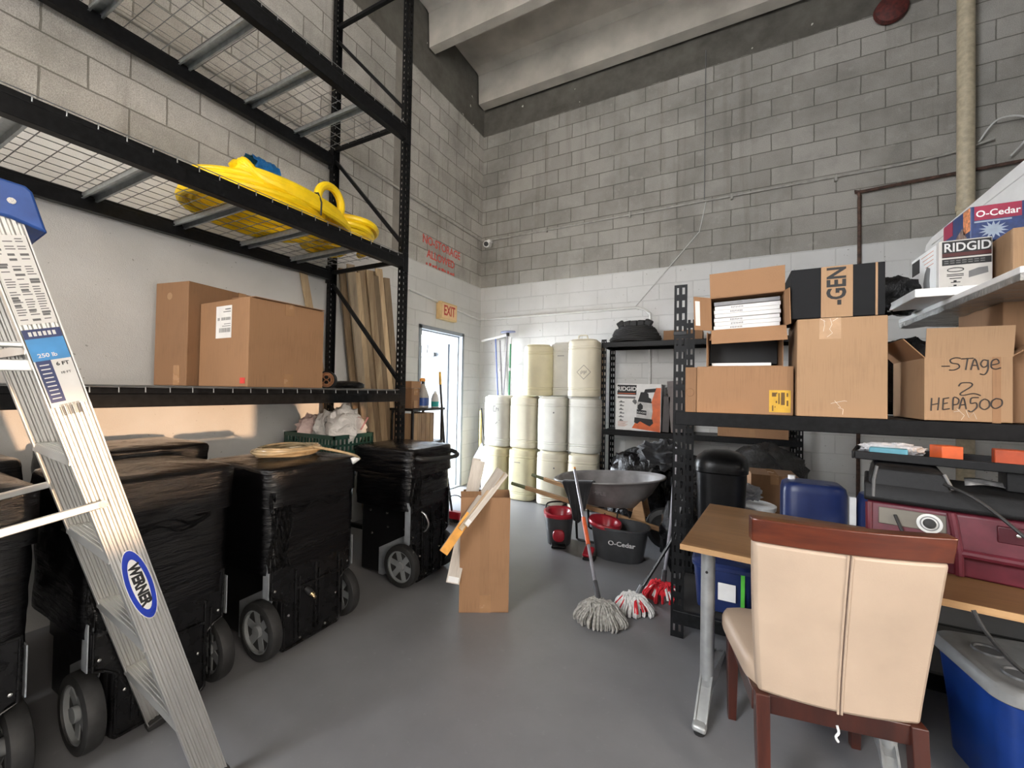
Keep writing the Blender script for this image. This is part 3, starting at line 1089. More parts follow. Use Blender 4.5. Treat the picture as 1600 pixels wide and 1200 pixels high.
tag(o, 'single pale board leaning on the wall left of the rear rack upright', 'board')


# ------------------------------------------------------------------ black wrapped machines on wheels
def wheel(parent, loc, ry):
    w_ = MB()
    mt = Matrix.Rotation(PI / 2, 4, 'X')
    w_.lathe([(0.112, -0.030), (0.128, -0.033), (0.146, -0.026), (0.150, -0.012), (0.150, 0.012), (0.146, 0.026), (0.128, 0.033), (0.112, 0.030), (0.108, 0.0), (0.112, -0.030)], seg=36, mat=mt, cap0=False, cap1=False)
    w_.lathe([(0.004, -0.006), (0.110, -0.006), (0.110, 0.006), (0.004, 0.006)], seg=24, mat=mt)
    o = w_.build('wheel', RUB, parent, smooth=40, loc=loc, rot=(0, ry, 0))
    h = MB()
    h.lathe([(0.103, -0.024), (0.113, -0.024), (0.113, 0.024), (0.103, 0.024), (0.103, -0.024)], seg=36, mat=mt, cap0=False, cap1=False)
    h.lathe([(0.001, -0.03), (0.028, -0.028), (0.03, 0.028), (0.001, 0.03)], seg=18, mat=mt)
    for k in range(6):
        a = k * PI / 3 + 0.2
        e = Vector((math.cos(a), 0, math.sin(a)))
        h.bar(e * 0.022, e * 0.106, 0.020, 0.040, up=Vector((-e.z, 0, e.x)))
    h.build('hub', GREYP, o, smooth=40)
    return o


def wrapped(mb, x0, x1, y0, y1, z0, z1, seed, rz=9, amp=0.006, dome=0.015):
    from mathutils import noise as nz
    rings = []
    n = 64
    cx, cy, hx, hy = (x0 + x1) / 2, (y0 + y1) / 2, (x1 - x0) / 2, (y1 - y0) / 2
    steps = 26
    prof = [(z0 + (z1 - z0 - 0.02) * j / steps, 1.0) for j in range(steps + 1)] + [(z1 - 0.006, 0.985), (z1, 0.94), (z1 + dome * 0.5, 0.75), (z1 + dome, 0.45), (z1 + dome, 0.12)]
    for z, k in prof:
        ring = []
        for i in range(n):
            a = 2 * PI * i / n
            ca, sa = math.cos(a), math.sin(a)
            q = (abs(ca) ** rz + abs(sa) ** rz) ** (-1 / rz)
            p = Vector((cx + hx * ca * q * k, cy + hy * sa * q * k, z))
            d = nz.fractal(Vector((p.x * 5 + seed, p.y * 5, z * 9)), 0.9, 2.0, 4) * amp + nz.noise(Vector((p.x * 2 + seed, p.y * 2, z * 3))) * amp
            v = Vector((ca * q, sa * q, 0)) if k > 0.9 else Vector((0, 0, 1.2))
            ring.append(p + v * d)
        rings.append(ring)
    mb.loft(rings)


SCREW = pm('screw_heads', (0.75, 0.75, 0.72), 0.25, metal=1.0)
PANEL = pm('moulded_black_panel', (0.006, 0.006, 0.0065), 0.28, var=0.15, scale=20, spec=0.32)
PLATE = pm('grey_bracket_plate', (0.42, 0.45, 0.48), 0.35, metal=0.5)


def machine(label, loc, W, D, H, seed, film_z=0.45, rz=0.0, spigot=True, lid=True, wheels=True):
    """front (panel) face at local x=0 looking +X, width along +Y"""
    t = thing('wrapped_machine', label, 'machine', loc, rz, 'black wrapped machines under the rack')
    # lower cabinet and front panel
    MB().box(-D, -0.045, 0.080, W - 0.080, 0.02, film_z + 0.12).build('cabinet', BLKP, t, bevel=0.012)
    p = [(0.105, 0.012), (W - 0.105, 0.012), (W - 0.09, 0.03), (W - 0.09, 0.285), (W - 0.055, 0.315), (W - 0.02, 0.33), (W - 0.02, film_z + 0.1), (0.02, film_z + 0.1), (0.02, 0.33), (0.055, 0.315), (0.09, 0.285), (0.09, 0.03)]
    fp = MB().prism(p, (-0.05, 0, 0), (0, 1, 0), (0, 0, 1), (1, 0, 0), 0.042).build('front_panel', PANEL, t, bevel=0.008)
    rb = MB()
    rim = [(y_ + (0.012 if y_ < W / 2 else -0.012), z_ + (0.012 if z_ < 0.1 else -0.006)) for y_, z_ in p]
    rb.tube([(-0.006, y_, z_) for y_, z_ in rim], 0.007, 6, closed=True)
    for f in (0.30, 0.52, 0.80):
        rb.box(-0.012, 0.003, W * f - 0.006, W * f + 0.006, 0.06, film_z - 0.02)
        rb.box(-0.012, 0.001, W * f + 0.02, W * f + 0.026, 0.06, film_z - 0.06)
    rb.box(-0.012, 0.004, W * 0.30, W * 0.80, film_z * 0.72, film_z * 0.72 + 0.014)
    rb.build('ribs', PANEL, fp, bevel=0.002)
    for y_, z_ in ((0.05, 0.36), (0.13, 0.20), (0.20, 0.05), (W - 0.20, 0.05), (W - 0.13, 0.20), (W - 0.05, 0.36)):
        MB().lathe([(0.0075, 0), (0.006, 0.004), (0.001, 0.006)], mat=Matrix.Translation((-0.006, y_, z_)) @ Matrix.Rotation(PI / 2, 4, 'Y'), seg=10).build('screw', SCREW, fp)
    if spigot:
        s_ = MB()
        s_.cyl((-0.01, W * 0.42, 0.30), (0.03, W * 0.43, 0.28), 0.016)
        s_.build('spigot', INK, t)
        MB().lathe([(0.010, 0), (0.013, 0.006), (0.010, 0.010), (0.013, 0.016), (0.009, 0.022), (0.009, 0.035)], mat=Matrix.Translation((0.028, W * 0.43, 0.281)) @ Matrix.Rotation(PI / 2 + 0.45, 4, 'Y'), seg=14).build('brass_fitting', pm('brass', (0.72, 0.52, 0.30), 0.25, metal=1.0), t)
    # film wrapped upper body and overhanging top
    fb_ = MB()
    wrapped(fb_, -D - 0.005, -0.004, 0.0, W, film_z, H - 0.06, seed, 12, 0.005, 0.01)
    fw = fb_.build('film_wrap', FILM, t, smooth=70)
    if lid:
        lb_ = MB()
        wrapped(lb_, -D - 0.02, 0.012, -0.014, W + 0.014, H - 0.20, H, seed + 5, 14, 0.006, 0.012)
        lb_.build('wrapped_top', FILM, t, smooth=70)
    # bunched loose film down the front corner
    lf = MB()
    for q in range(8):
        yy = 0.020 + 0.014 * q
        pts = [(0.002 + 0.005 * math.sin(q * 2 + j * 1.3), yy + 0.012 * math.sin(j * 0.9 + q + seed), H - 0.12 - j * (H - 0.14 - film_z) / 9) for j in range(10)]
        lf.tube(smooth_pts(pts, 3), [0.004 + 0.006 * abs(math.sin(i * 0.37 + q)) for i in range(28)], 6)
    for q in range(3):
        pts = [(0.004, 0.10 + j * (W - 0.2) / 8, H - 0.19 - 0.025 * q - 0.02 * math.sin(j * 1.2 + q + seed)) for j in range(9)]
        lf.tube(smooth_pts(pts, 3), [0.002 + 0.005 * abs(math.sin(i * 0.5 + q * 2)) for i in range(25)], 6)
    lf.build('loose_film', FILM2, t, smooth=60)
    if wheels:
        for s_, y_ in ((-1, 0.034), (1, W - 0.034)):
            wheel(t, (-0.085, y_ + s_ * 0.004, 0.15), seed * 0.7 + s_)
            br = MB()
            yb = 0.071 if s_ < 0 else W - 0.071
            br.prism([(-0.30, 0.02), (-0.255, 0.02), (-0.09, 0.12), (0.0, 0.30), (0.0, 0.46), (-0.012, 0.46), (-0.03, 0.36), (-0.30, 0.22)], (-0.05, yb - 0.002, 0), (1, 0, 0), (0, 0, 1), (0, 1, 0), 0.004)
            br.build('axle_bracket', PLATE, t, smooth=0)
            ye = 0.013 if s_ < 0 else W - 0.017
            MB().box(-0.05, -0.002, ye, ye + 0.004, 0.33, film_z + 0.06).build('edge_strip', PLATE, t, smooth=0)
        MB().cyl((-0.085, 0.03, 0.15), (-0.085, W - 0.03, 0.15), 0.012, seg=12).build('axle', BLKP, t)
    return t


m3 = machine('black film-wrapped machine with push handle nearest the side door', (-2.0, 2.28, 0), 0.49, 0.55, 0.99, 11, film_z=0.55, spigot=False)
MB().tube(smooth_pts([(-0.03, 0.06, 0.93), (0.035, 0.06, 0.925), (0.05, 0.12, 0.915), (0.055, 0.40, 0.895), (0.05, 0.50, 0.90), (0.01, 0.53, 0.915), (-0.05, 0.53, 0.93)], 5), 0.017, 10).build('push_handle', RUB, m3)
MB().tube(smooth_pts([(-0.004, 0.14, 0.52), (0.02, 0.15, 0.50), (0.035, 0.17, 0.44), (0.02, 0.17, 0.39), (-0.004, 0.165, 0.37)], 5), 0.008, 8).build('pull_handle', CHROME, m3)
for x_, z_ in ((-0.42, 0.50), (-0.25, 0.50), (-0.24, 0.40), (-0.08, 0.41), (-0.40, 0.33)):
    MB().lathe([(0.010, 0), (0.008, 0.006), (0.001, 0.009)], mat=Matrix.Translation((x_, 0.045, z_)) @ Matrix.Rotation(PI / 2, 4, 'X'), seg=10).build('screw', SCREW, m3)
m2 = machine('black film-wrapped machine with clear hose coiled on top', (-2.08, 1.31, 0), 0.56, 0.60, 1.0, 23)
m1 = machine('black film-wrapped machine just right of the step ladder', (-2.14, 0.65, 0), 0.52, 0.60, 1.045, 37, spigot=False)
m0 = machine('black film-wrapped machine at the left edge behind the step ladder', (-2.16, 0.0, 0), 0.53, 0.60, 1.06, 41, spigot=False)
for i, (y, h, lab) in enumerate(((0.05, 1.08, 'black wrapped machine in the back row at the far left by the wall'), (0.80, 1.08, 'black wrapped machine in the back row behind the ladder rail'), (1.93, 0.885, 'lower black wrapped machine in the back row carrying the green crate'))):
    machine(lab, (-2.80, y, 0), 0.58, 0.56, h, 51 + i, spigot=False, wheels=False)

# clear hose coiled on the second machine
CLR = pm('clear_amber_hose', (0.42, 0.33, 0.20), 0.18, var=0.2, trans=0.35)
rnd = random.Random(4)
pts = []
for i in range(7):
    a_, b_ = 0.20 * rnd.uniform(0.85, 1.02), 0.15 * rnd.uniform(0.8, 1.02)
    for k in range(10):
        ph = 2 * PI * k / 10
        pts.append((-2.36 + b_ * math.sin(ph), 1.60 + a_ * math.cos(ph), 1.030 + 0.006 * i + 0.004 * math.sin(ph * 3 + i)))
pts += [(-2.24, 1.68, 1.066), (-2.14, 1.78, 1.035), (-2.055, 1.83, 1.010), (-2.04, 1.86, 0.985)]
o = MB().tube(smooth_pts(pts, 4), 0.0085, 8).build('clear_hose', CLR)
tag(o, 'coil of clear amber hose lying on top of a black wrapped machine', 'hose')
MB().lathe([(0.011, 0), (0.014, 0.012), (0.020, 0.035), (0.020, 0.045)], mat=Matrix.Translation((-2.042, 1.855, 0.99)) @ Euler((-1.0, 0.9, 0)).to_matrix().to_4x4() @ Matrix.Rotation(PI, 4, 'X'), seg=14).build('white_nozzle', WHITE, o)

# green crate with carrier bags
t = thing('plastic_crate', 'dark green plastic crate filled with carrier bags behind the wrapped machines', 'crate', (-3.14, 2.09, 0.90))
GRN = pm('dark_green_plastic', (0.010, 0.045, 0.032), 0.45)
mb = MB()
cw, cdp, chh = 0.58, 0.38, 0.17
mb.box(0, cw, 0, cdp, 0, 0.012)
for z0, z1 in ((0.012, 0.045), (0.085, 0.10), (0.14, chh)):
    mb.box(0, cw, 0, 0.012, z0, z1)
    mb.box(0, cw, cdp - 0.012, cdp, z0, z1)
    mb.box(0, 0.012, 0, cdp, z0, z1)
    mb.box(cw - 0.012, cw, 0, cdp, z0, z1)
for i in range(17):
    x_ = cw * i / 16
    for z0, z1 in ((0.045, 0.085), (0.10, 0.14)):
        off = 0.018 if z0 > 0.09 else 0
        xa = min(max(x_ + off, 0.0), cw - 0.012)
        mb.box(xa, xa + 0.014, 0.001, 0.011, z0, z1)
        mb.box(xa, xa + 0.014, cdp - 0.011, cdp - 0.001, z0, z1)
for i in range(11):
    y_ = min(cdp * i / 10, cdp - 0.012)
    for z0, z1 in ((0.045, 0.085), (0.10, 0.14)):
        mb.box(0.001, 0.011, y_, y_ + 0.014, z0, z1)
        mb.box(cw - 0.011, cw - 0.001, y_, y_ + 0.014, z0, z1)
mb.build('crate_body', GRN, t, smooth=0)
MB().tube([(-0.004, 0.30, 0.0), (-0.006, 0.01, chh), (0.0, -0.004, chh + 0.004)], 0.006, 6).build('white_strap', WHITE, t)
BAGP = film_mat('pinkish_carrier_bag', (0.66, 0.50, 0.46), 0.45, 0.9, (1, 1, 1))
BAGW = film_mat('white_carrier_bag', (0.70, 0.67, 0.64), 0.42, 0.9, (1, 1, 1))
for lab, m_, c_, s_, sd_ in (('pinkish carrier bag slumped at the left end of the green crate', BAGP, (-3.03, 2.26, 1.08), (0.10, 0.13, 0.12), 2),
                             ('small knotted white carrier bag in the middle of the green crate', BAGW, (-2.86, 2.28, 1.09), (0.085, 0.12, 0.14), 6),
                             ('big white carrier bag with pink print at the right end of the green crate', BAGW, (-2.67, 2.27, 1.11), (0.115, 0.15, 0.175), 8)):
    o = blob('carrier_bag', m_, None, c_, s_, sd_, amp=0.30, freq=2.2, sq=2.0)
    tag(o, lab, 'bag', 'carrier bags in the green crate')
    if 'pink print' in lab:
        MB().tube([(-2.552, 2.30, 1.20), (-2.552, 2.40, 1.195), (-2.552, 2.33, 1.10)], 0.010, 6, flat=0.25).build('pink_print', pm('pink_print', (0.62, 0.30, 0.29), 0.5), o)

# ------------------------------------------------------------------ step ladder in the left foreground
ALU = pm('ladder_aluminium', (0.62, 0.62, 0.60), 0.34, metal=0.8, var=0.05, scale=6, stretch=(1, 1, 0.5))
Bv = Vector((-1.6073, 0.8536, 0.0))
Tv = Bv + Vector((-0.0410, -0.4950, 1.70)) * 1.09
nv_ = Vector((0.99658, -0.08259, 0.0))
ax = (Tv - Bv).normalized()
qx = nv_.cross(ax).normalized()              # across the rail web, towards the rear legs
lad = thing('step_ladder', 'aluminium step ladder with blue top cap standing in the left foreground', 'ladder', (0, 0, 0))


def rail(base, top, n, width, name, grooves=True, flange=0.030):
    a = (top - base).normalized()
    q = n.cross(a).normalized()
    prof = []
    h = width / 2
    t_ = 0.0022
    prof.append((-h, 0.0))
    ng = 5
    for g in range(ng):
        c = -h + width * (g + 0.5) / ng
        w_ = width / ng
        prof += [(c - w_ * 0.30, 0.0), (c - w_ * 0.12, -0.0048), (c + w_ * 0.12, -0.0048), (c + w_ * 0.30, 0.0)]
    prof.append((h, 0.0))
    outer = prof
    poly = outer + [(h, -flange), (h - 0.003, -flange), (h - 0.003, -0.009)] + [(u, v - 0.004) for u, v in reversed(prof[1:-1])] + [(-h + 0.003, -0.009), (-h + 0.003, -flange), (-h, -flange)]
    mb = MB()
    mb.loft([[base + q * u + n * v for u, v in poly], [top + q * u + n * v for u, v in poly]])
    return mb.build(name, ALU, lad, smooth=30)


wb, wt = 0.525, 0.36
far0, far1 = Bv - nv_ * wb, Tv - nv_ * (wb - 0.087)
near1 = Tv
rail(Bv, near1, nv_, 0.084, 'side_rail')
rail(far0, far1, -nv_, 0.084, 'side_rail')
for base, inn in ((Bv, -1), (far0, 1)):
    MB().bar(base + Vector((0, 0, 0.0)) + nv_ * inn * 0.015, base + ax * 0.035 + nv_ * inn * 0.015, 0.096, 0.042, up=nv_).build('rubber_foot', RUB, lad, bevel=0.006)
for i in range(5):
    f = (0.30 + 0.307 * i) / 1.853
    pa, pb = Bv.lerp(near1, f) - nv_ * 0.004, far0.lerp(far1, f) + nv_ * 0.004
    mb = MB()
    fw = Vector((nv_.y, -nv_.x, 0)) * -1.0       # climbing side
    fw = Vector((-nv_.y, nv_.x, 0))
    c0 = fw * 0.0
    prof = [(-0.040, 0.0), (0.040, 0.0), (0.040, -0.026), (0.037, -0.026), (0.037, -0.004), (-0.037, -0.004), (-0.037, -0.026), (-0.040, -0.026)]
    mb.loft([[p + fw * u + Vector((0, 0, v)) for u, v in prof] for p in (pa, pb)])
    for g in range(7):
        o_ = fw * (-0.034 + 0.0113 * g)
        mb.bar(pa + o_ + Vector((0, 0, 0.0008)), pb + o_ + Vector((0, 0, 0.0008)), 0.004, 0.002)
    st = mb.build('step', ALU, lad, smooth=30)
# rear legs and spreaders
back = Vector((nv_.y, -nv_.x, 0))
r_top_n, r_top_f = Tv + back * 0.03 - Vector((0, 0, 0.03)) - nv_ * 0.03, far1 + back * 0.03 - Vector((0, 0, 0.03)) + nv_ * 0.03
r_bot_n, r_bot_f = Vector((Tv.x, Tv.y - 0.52, 0.0)) - nv_ * 0.0, Vector((far0.x, Tv.y - 0.52, 0.0))
for a_, b_ in ((r_bot_n, r_top_n), (r_bot_f, r_top_f)):
    MB().bar(a_, b_, 0.022, 0.036, up=nv_).build('rear_leg', ALU, lad, bevel=0.003)
for f in (0.15, 0.45, 0.72):
    MB().bar(r_bot_n.lerp(r_top_n, f), r_bot_f.lerp(r_top_f, f), 0.022, 0.022).build('rear_brace', ALU, lad, bevel=0.003)
for base, top, rb_, rt_, off in ((Bv, near1, r_bot_n, r_top_n, nv_ * 0.006), (far0, far1, r_bot_f, r_top_f, -nv_ * 0.006)):
    f = 0.60
    p0 = base.lerp(top, f - 0.018) + off - qx * -0.012
    p1 = rb_.lerp(rt_, 0.545) + off
    s_ = MB().bar(p0, p1, 0.006, 0.024).build('spreader', ALU, lad, bevel=0.003)
    MB().cyl(p0 - off * 0.2, p0 + off * 1.2, 0.011, seg=14).build('rivet', CHROME, s_)
# pail shelf braces just behind the upper rails
p0 = Bv.lerp(near1, 0.800) + qx * 0.03 - nv_ * 0.02
MB().bar(p0, p0 + back * 0.42 + Vector((0, 0, -0.012)), 0.004, 0.030).build('shelf_arm', ALU, lad, bevel=0.002)
MB().bar(p0 + Vector((0, 0, 0.055)), p0 + back * 0.42 + Vector((0, 0, 0.035)), 0.016, 0.016).build('shelf_arm', ALU, lad, bevel=0.004)
# blue cap
CAPB = pm('blue_cap_plastic', (0.025, 0.085, 0.33), 0.42, var=0.12, scale=25)
mb = MB()
poly = [(-0.095, -0.055), (-0.055, -0.046), (-0.02, -0.036), (0.02, -0.037), (0.062, -0.05), (0.088, -0.057), (0.083, -0.045), (0.058, 0.043), (0.045, 0.055), (-0.20, 0.072), (-0.215, -0.03), (-0.16, -0.055)]
o_ = Tv + Vector((0, 0, 0.035))
mb.loft([[o_ + fw * u + Vector((0, 0, v)) + nv_ * s_ for u, v in poly] for s_ in (0.012, -0.03 - (wb - 0.08) + 0.012)])
cap = mb.build('top_cap', CAPB, lad, bevel=0.006)
MB().cyl(o_ + fw * 0.022 + nv_ * 0.010 + Vector((0, 0, 0.005)), o_ + fw * 0.022 + nv_ * 0.016 + Vector((0, 0, 0.005)), 0.008, seg=14).build('rivet', CHROME, cap)


def on_web(f, u, lift=0.0012):
    """point on the outside of the near rail"""
    return Bv.lerp(near1, f) - qx * u + nv_ * lift


def web_patch(mb, f0, f1, u0, u1, lift, mi=0):
    mb.quad(on_web(f0, u0, lift), on_web(f0, u1, lift), on_web(f1, u1, lift), on_web(f1, u0, lift), mi)


LABW = pm('white_label', (0.78, 0.77, 0.74), 0.35, var=0.03)
LBL1 = pm('label_sky_blue', (0.05, 0.28, 0.62), 0.35)
LBL2 = pm('label_navy', (0.02, 0.035, 0.14), 0.35)
WEB = Matrix((-qx, ax, nv_)).transposed()
webrot = WEB.to_euler()
mb = MB()
web_patch(mb, 0.856, 0.974, -0.034, 0.036, 0.001)
o = mb.build('warning_label', LABW, lad, smooth=0, fix=False)
mb = MB()
rnd = random.Random(2)
f = 0.970
while f > 0.860:
    for u0, u1 in ((-0.030, -0.012), (-0.008, 0.010), (0.014, 0.032)):
        if rnd.random() < 0.88:
            web_patch(mb, f - (0.0013 if rnd.random() < 0.7 else 0.003), f, u0, u1 - rnd.uniform(0, 0.006), 0.0016)
    f -= 0.0034 if rnd.random() < 0.8 else 0.0065
mb.build('warning_text', INK2, o, smooth=0, fix=False)
mb = MB()
web_patch(mb, 0.738, 0.849, -0.036, 0.036, 0.001)
o = mb.build('size_label', LABW, lad, smooth=0, fix=False)
mb = MB()
web_patch(mb, 0.836, 0.849, -0.036, 0.036, 0.0014, 1)
web_patch(mb, 0.805, 0.836, -0.036, 0.036, 0.0014, 0)
web_patch(mb, 0.745, 0.805, -0.033, -0.004, 0.0014, 1)
mb.build('label_colour', [LBL1, LBL2], o, smooth=0, fix=False)
mb = MB()
for k in range(6):
    web_patch(mb, 0.8395, 0.8455, -0.026 + k * 0.009, -0.020 + k * 0.009, 0.0019)
mb.build('label_marks', WHITE, o, smooth=0, fix=False)
text('label_text', '250 lb', 0.015, WHITE, lad, on_web(0.812, -0.006, 0.002), webrot, bold=0.0003)
text('label_text', '6 FT', 0.014, INK, lad, on_web(0.798, 0.016, 0.002), webrot, bold=0.0003)
text('label_text', '10 FT', 0.009, INK, lad, on_web(0.785, 0.016, 0.002), webrot)
mb = MB()
for k in range(9):
    web_patch(mb, 0.750 + k * 0.006, 0.7515 + k * 0.006, -0.028, -0.010, 0.0019)
mb.build('label_lines', WHITE, o, smooth=0, fix=False)
mb = MB()
for k in range(16):
    u_ = -0.020 + k * 0.0026
    web_patch(mb, 0.724, 0.741, u_, u_ + (0.0016 if k % 3 else 0.0008), 0.0012)
mb.build('barcode', INK2, lad, smooth=0, fix=False)
# oval badge
c0 = on_web(0.433, 0.0, 0.0014)


def oval(c, a_, b_, lift, name, m_):
    mb = MB()
    pts = [c + nv_ * lift + ax * a_ * math.cos(k * PI / 18) - qx * b_ * math.sin(k * PI / 18) for k in range(36)]
    mb.loft([pts, [p + nv_ * 0.0004 for p in pts]])
    return mb.build(name, m_, lad, smooth=0)


BLU = pm('badge_blue', (0.015, 0.045, 0.42), 0.3)
oval(c0, 0.122, 0.0325, 0.0, 'badge', WHITE)
oval(c0, 0.119, 0.0305, 0.0006, 'badge_ring', BLU)
oval(c0, 0.089, 0.0195, 0.0012, 'badge_centre', WHITE)
brot = Matrix((-ax, -qx, nv_)).transposed().to_euler()
text('badge_lettering', 'WERNER', 0.036, INK, lad, c0 + nv_ * 0.0022 + qx * 0.0005, brot, sx=0.98, bold=0.0018)
# ------------------------------------------------------------------ white plastic drums stacked by the back wall
DRUM = [pm('white_drum_plastic', (0.74, 0.73, 0.66), 0.42, var=0.06, scale=5, trans=0.08), pm('yellowed_drum_plastic', (0.72, 0.66, 0.44), 0.42, var=0.08, scale=4, trans=0.08), pm('cream_drum_plastic', (0.76, 0.71, 0.56), 0.42, var=0.06, scale=4, trans=0.08)]


def drum(label, x, y, z, h, k, rz=0.0, mark=None, handle=False):
    t = thing('plastic_drum', label, 'drum', (x, y, z), rz, 'white plastic drums stacked against the back wall')
    prof = [(0.165, 0.0), (0.183, 0.012), (0.188, 0.03), (0.188, 0.075), (0.183, 0.08), (0.183, 0.086), (0.188, 0.091), (0.188, 0.098), (0.183, 0.103), (0.183, 0.109), (0.189, 0.115), (0.189, h - 0.135), (0.183, h - 0.13), (0.183, h - 0.122), (0.188, h - 0.116), (0.188, h - 0.10), (0.183, h - 0.095), (0.186, h - 0.05), (0.180, h - 0.028), (0.155, h - 0.018), (0.148, h - 0.004), (0.135, h - 0.002), (0.13, h - 0.03), (0.04, h - 0.034), (0.002, h - 0.034)]
    MB().lathe(prof, seg=40, sq=3.4).build('drum_body', DRUM[k], t, smooth=35)
    for sx_ in (-0.075, 0.075):
        MB().lathe([(0.030, h - 0.034), (0.030, h - 0.012), (0.027, h - 0.006), (0.002, h - 0.006)], (sx_, -0.02, 0), 16).build('bung_cap', DRUM[2], t)
    if handle:
        MB().tube(smooth_pts([(-0.05, -0.08, h - 0.02), (-0.055, -0.085, h + 0.03), (-0.03, -0.085, h + 0.045), (0.04, -0.085, h + 0.045), (0.06, -0.085, h + 0.03), (0.055, -0.08, h - 0.02)], 4), 0.008, 8).build('carry_handle', DRUM[2], t)
    if mark == 'diamond':
        m_ = MB()
        for k2 in range(4):
            a0, a1 = k2 * PI / 2, (k2 + 1) * PI / 2
            m_.bar((0.085 * math.cos(a0) + 0.05, -0.1895, 0.30 + 0.085 * math.sin(a0)), (0.085 * math.cos(a1) + 0.05, -0.1895, 0.30 + 0.085 * math.sin(a1)), 0.006, 0.002, up=(0, -1, 0))
        m_.build('diamond_placard', pm('faded_grey_print', (0.30, 0.27, 0.22), 0.6), t, smooth=0)
        m_ = MB()
        for q in range(6):
            m_.box(0.01 + q * 0.013, 0.017 + q * 0.013, -0.1905, -0.1885, 0.27 + 0.01 * (q % 3), 0.31 + 0.012 * (q % 2))
        m_.build('placard_print', MATS['faded_grey_print'], t, smooth=0)
    elif mark == 'scrawl':
        m_ = MB()
        for a_, b_ in (((-0.01, 0.47), (-0.01, 0.54)), ((-0.01, 0.54), (0.02, 0.54)), ((-0.01, 0.47), (0.03, 0.472)), ((0.03, 0.48), (0.03, 0.52)), ((0.03, 0.52), (0.05, 0.50)), ((0.06, 0.475), (0.06, 0.515)), ((0.02, 0.30), (0.05, 0.33)), ((-0.02, 0.34), (-0.012, 0.345)), ((0.075, 0.35), (0.08, 0.355))):
            m_.bar((a_[0], -0.1895, a_[1]), (b_[0], -0.1895, b_[1]), 0.006, 0.002, up=(0, -1, 0))
        m_.build('marker_scrawl', INK2, t, smooth=0)
    elif mark == 'stripe':
        m_ = MB()
        for q in range(5):
            m_.box(-0.06 + q * 0.018, -0.047 + q * 0.018, -0.1905, -0.1885, h - 0.185, h - 0.175)
        m_.build('small_print', INK2, t, smooth=0)
    elif mark == 'dot':
        m_ = MB()
        m_.lathe([(0.010, 0), (0.002, 0.0015)], mat=Matrix.Translation((0.075, -0.1885, h - 0.20)) @ Matrix.Rotation(PI / 2, 4, 'X'), seg=12)
        m_.build('round_mark', INK2, t, smooth=0)
    return t


xs = (-2.83, -2.42, -2.005, -1.60)
cols_ = ('leftmost', 'second', 'third', 'rightmost')
for i, x in enumerate(xs):
    drum(f'white plastic drum on the floor, {cols_[i]} of the bottom row of the drum stack', x, 4.99 + 0.02 * (i % 2), 0.0, 0.675, (1, 1, 2, 2)[i], 0.06 * (i - 1), (None, 'stripe', 'dot', None)[i])
for i, x in enumerate((-2.80, -2.415, -2.00, -1.595)):
    drum(f'white plastic drum, {cols_[i]} of the middle row of the drum stack', x, 5.00 + 0.02 * (i % 2), 0.677, 0.685, (0, 2, 0, 0)[i], 0.05 * (1 - i), ('scrawl', None, 'dot', None)[i])
drum('yellowed plastic drum, left one of the three on top of the drum stack', -2.235, 4.99, 1.364, 0.665, 1, 0.5)
drum('white plastic drum half hidden, middle one of the three on top of the stack', -1.90, 5.17, 1.364, 0.70, 0, 0.0, 'stripe')
drum('cream plastic drum with diamond mark and carry handle, top right of the stack', -1.60, 4.98, 1.364, 0.71, 2, 0.0, 'diamond', True)

# ------------------------------------------------------------------ cleaning poles in the corner
BLUP = pm('blue_pole', (0.05, 0.09, 0.28), 0.35)
GRNP = pm('green_pole', (0.02, 0.20, 0.08), 0.35)
GRYP = pm('grey_pole', (0.30, 0.29, 0.32), 0.35, metal=0.3)
t = thing('squeegee', 'white wide squeegee on a blue pole standing head up in the corner', 'squeegee', (0, 0, 0))
MB().bar((-3.41, 5.46, 2.185), (-2.925, 5.46, 2.262), 0.04, 0.035).build('squeegee_bar', WHITE, t, bevel=0.006)
MB().cyl((-3.165, 5.46, 2.215), (-2.985, 5.40, 0.03), 0.011, seg=10).build('pole', BLUP, t)
MB().cyl((-3.082, 5.43, 1.75), (-3.078, 5.43, 1.71), 0.017, seg=10).build('collar', WHITE, t)
t = thing('flat_mop', 'oval flat mop head on a grey pole standing head up in the corner', 'mop', (0, 0, 0))
MB().lathe([(0.115, -0.008), (0.125, 0.0), (0.115, 0.014), (0.03, 0.022)], (-2.93, 5.42, 2.295), 28, sx=1.0, sy=0.5).build('mop_plate', pm('blue_grey_plastic', (0.22, 0.24, 0.36), 0.4), t)
MB().cyl((-2.93, 5.41, 2.28), (-3.03, 5.36, 0.02), 0.011, seg=10).build('pole', GRYP, t)
MB().lathe([(0.02, 0), (0.025, 0.05)], (-2.93, 5.415, 2.235), 12).build('joint', BLKP, t)
t = thing('broom', 'green pole standing beside the oval mop in the corner', 'pole', (0, 0, 0))
MB().cyl((-2.885, 5.43, 2.215), (-2.88, 5.37, 0.02), 0.012, seg=10).build('pole', GRNP, t)
MB().cyl((-2.885, 5.43, 2.215), (-2.885, 5.428, 2.12), 0.015, seg=10).build('grip', WHITE, t)
MB().cyl((-2.883, 5.404, 1.76), (-2.883, 5.404, 1.72), 0.018, seg=10).build('collar', WHITE, t)
o = MB().cyl((-3.12, 5.52, 2.19), (-2.97, 5.50, 0.02), 0.011, seg=10).build('pole', GRYP)
tag(o, 'plain grey pole leaning in the corner behind the squeegee pole', 'pole')
t = thing('upright_dustpan', 'grey upright dustpan with wire handle in front of the white corner', 'dustpan', (-3.27, 5.22, 0))
MB().tube(smooth_pts([(0.10, 0, 0.62), (0.07, 0, 0.80), (0.03, 0, 1.13), (0.025, 0, 1.145)], 4), 0.009, 8).build('wire_handle', BLKP, t)
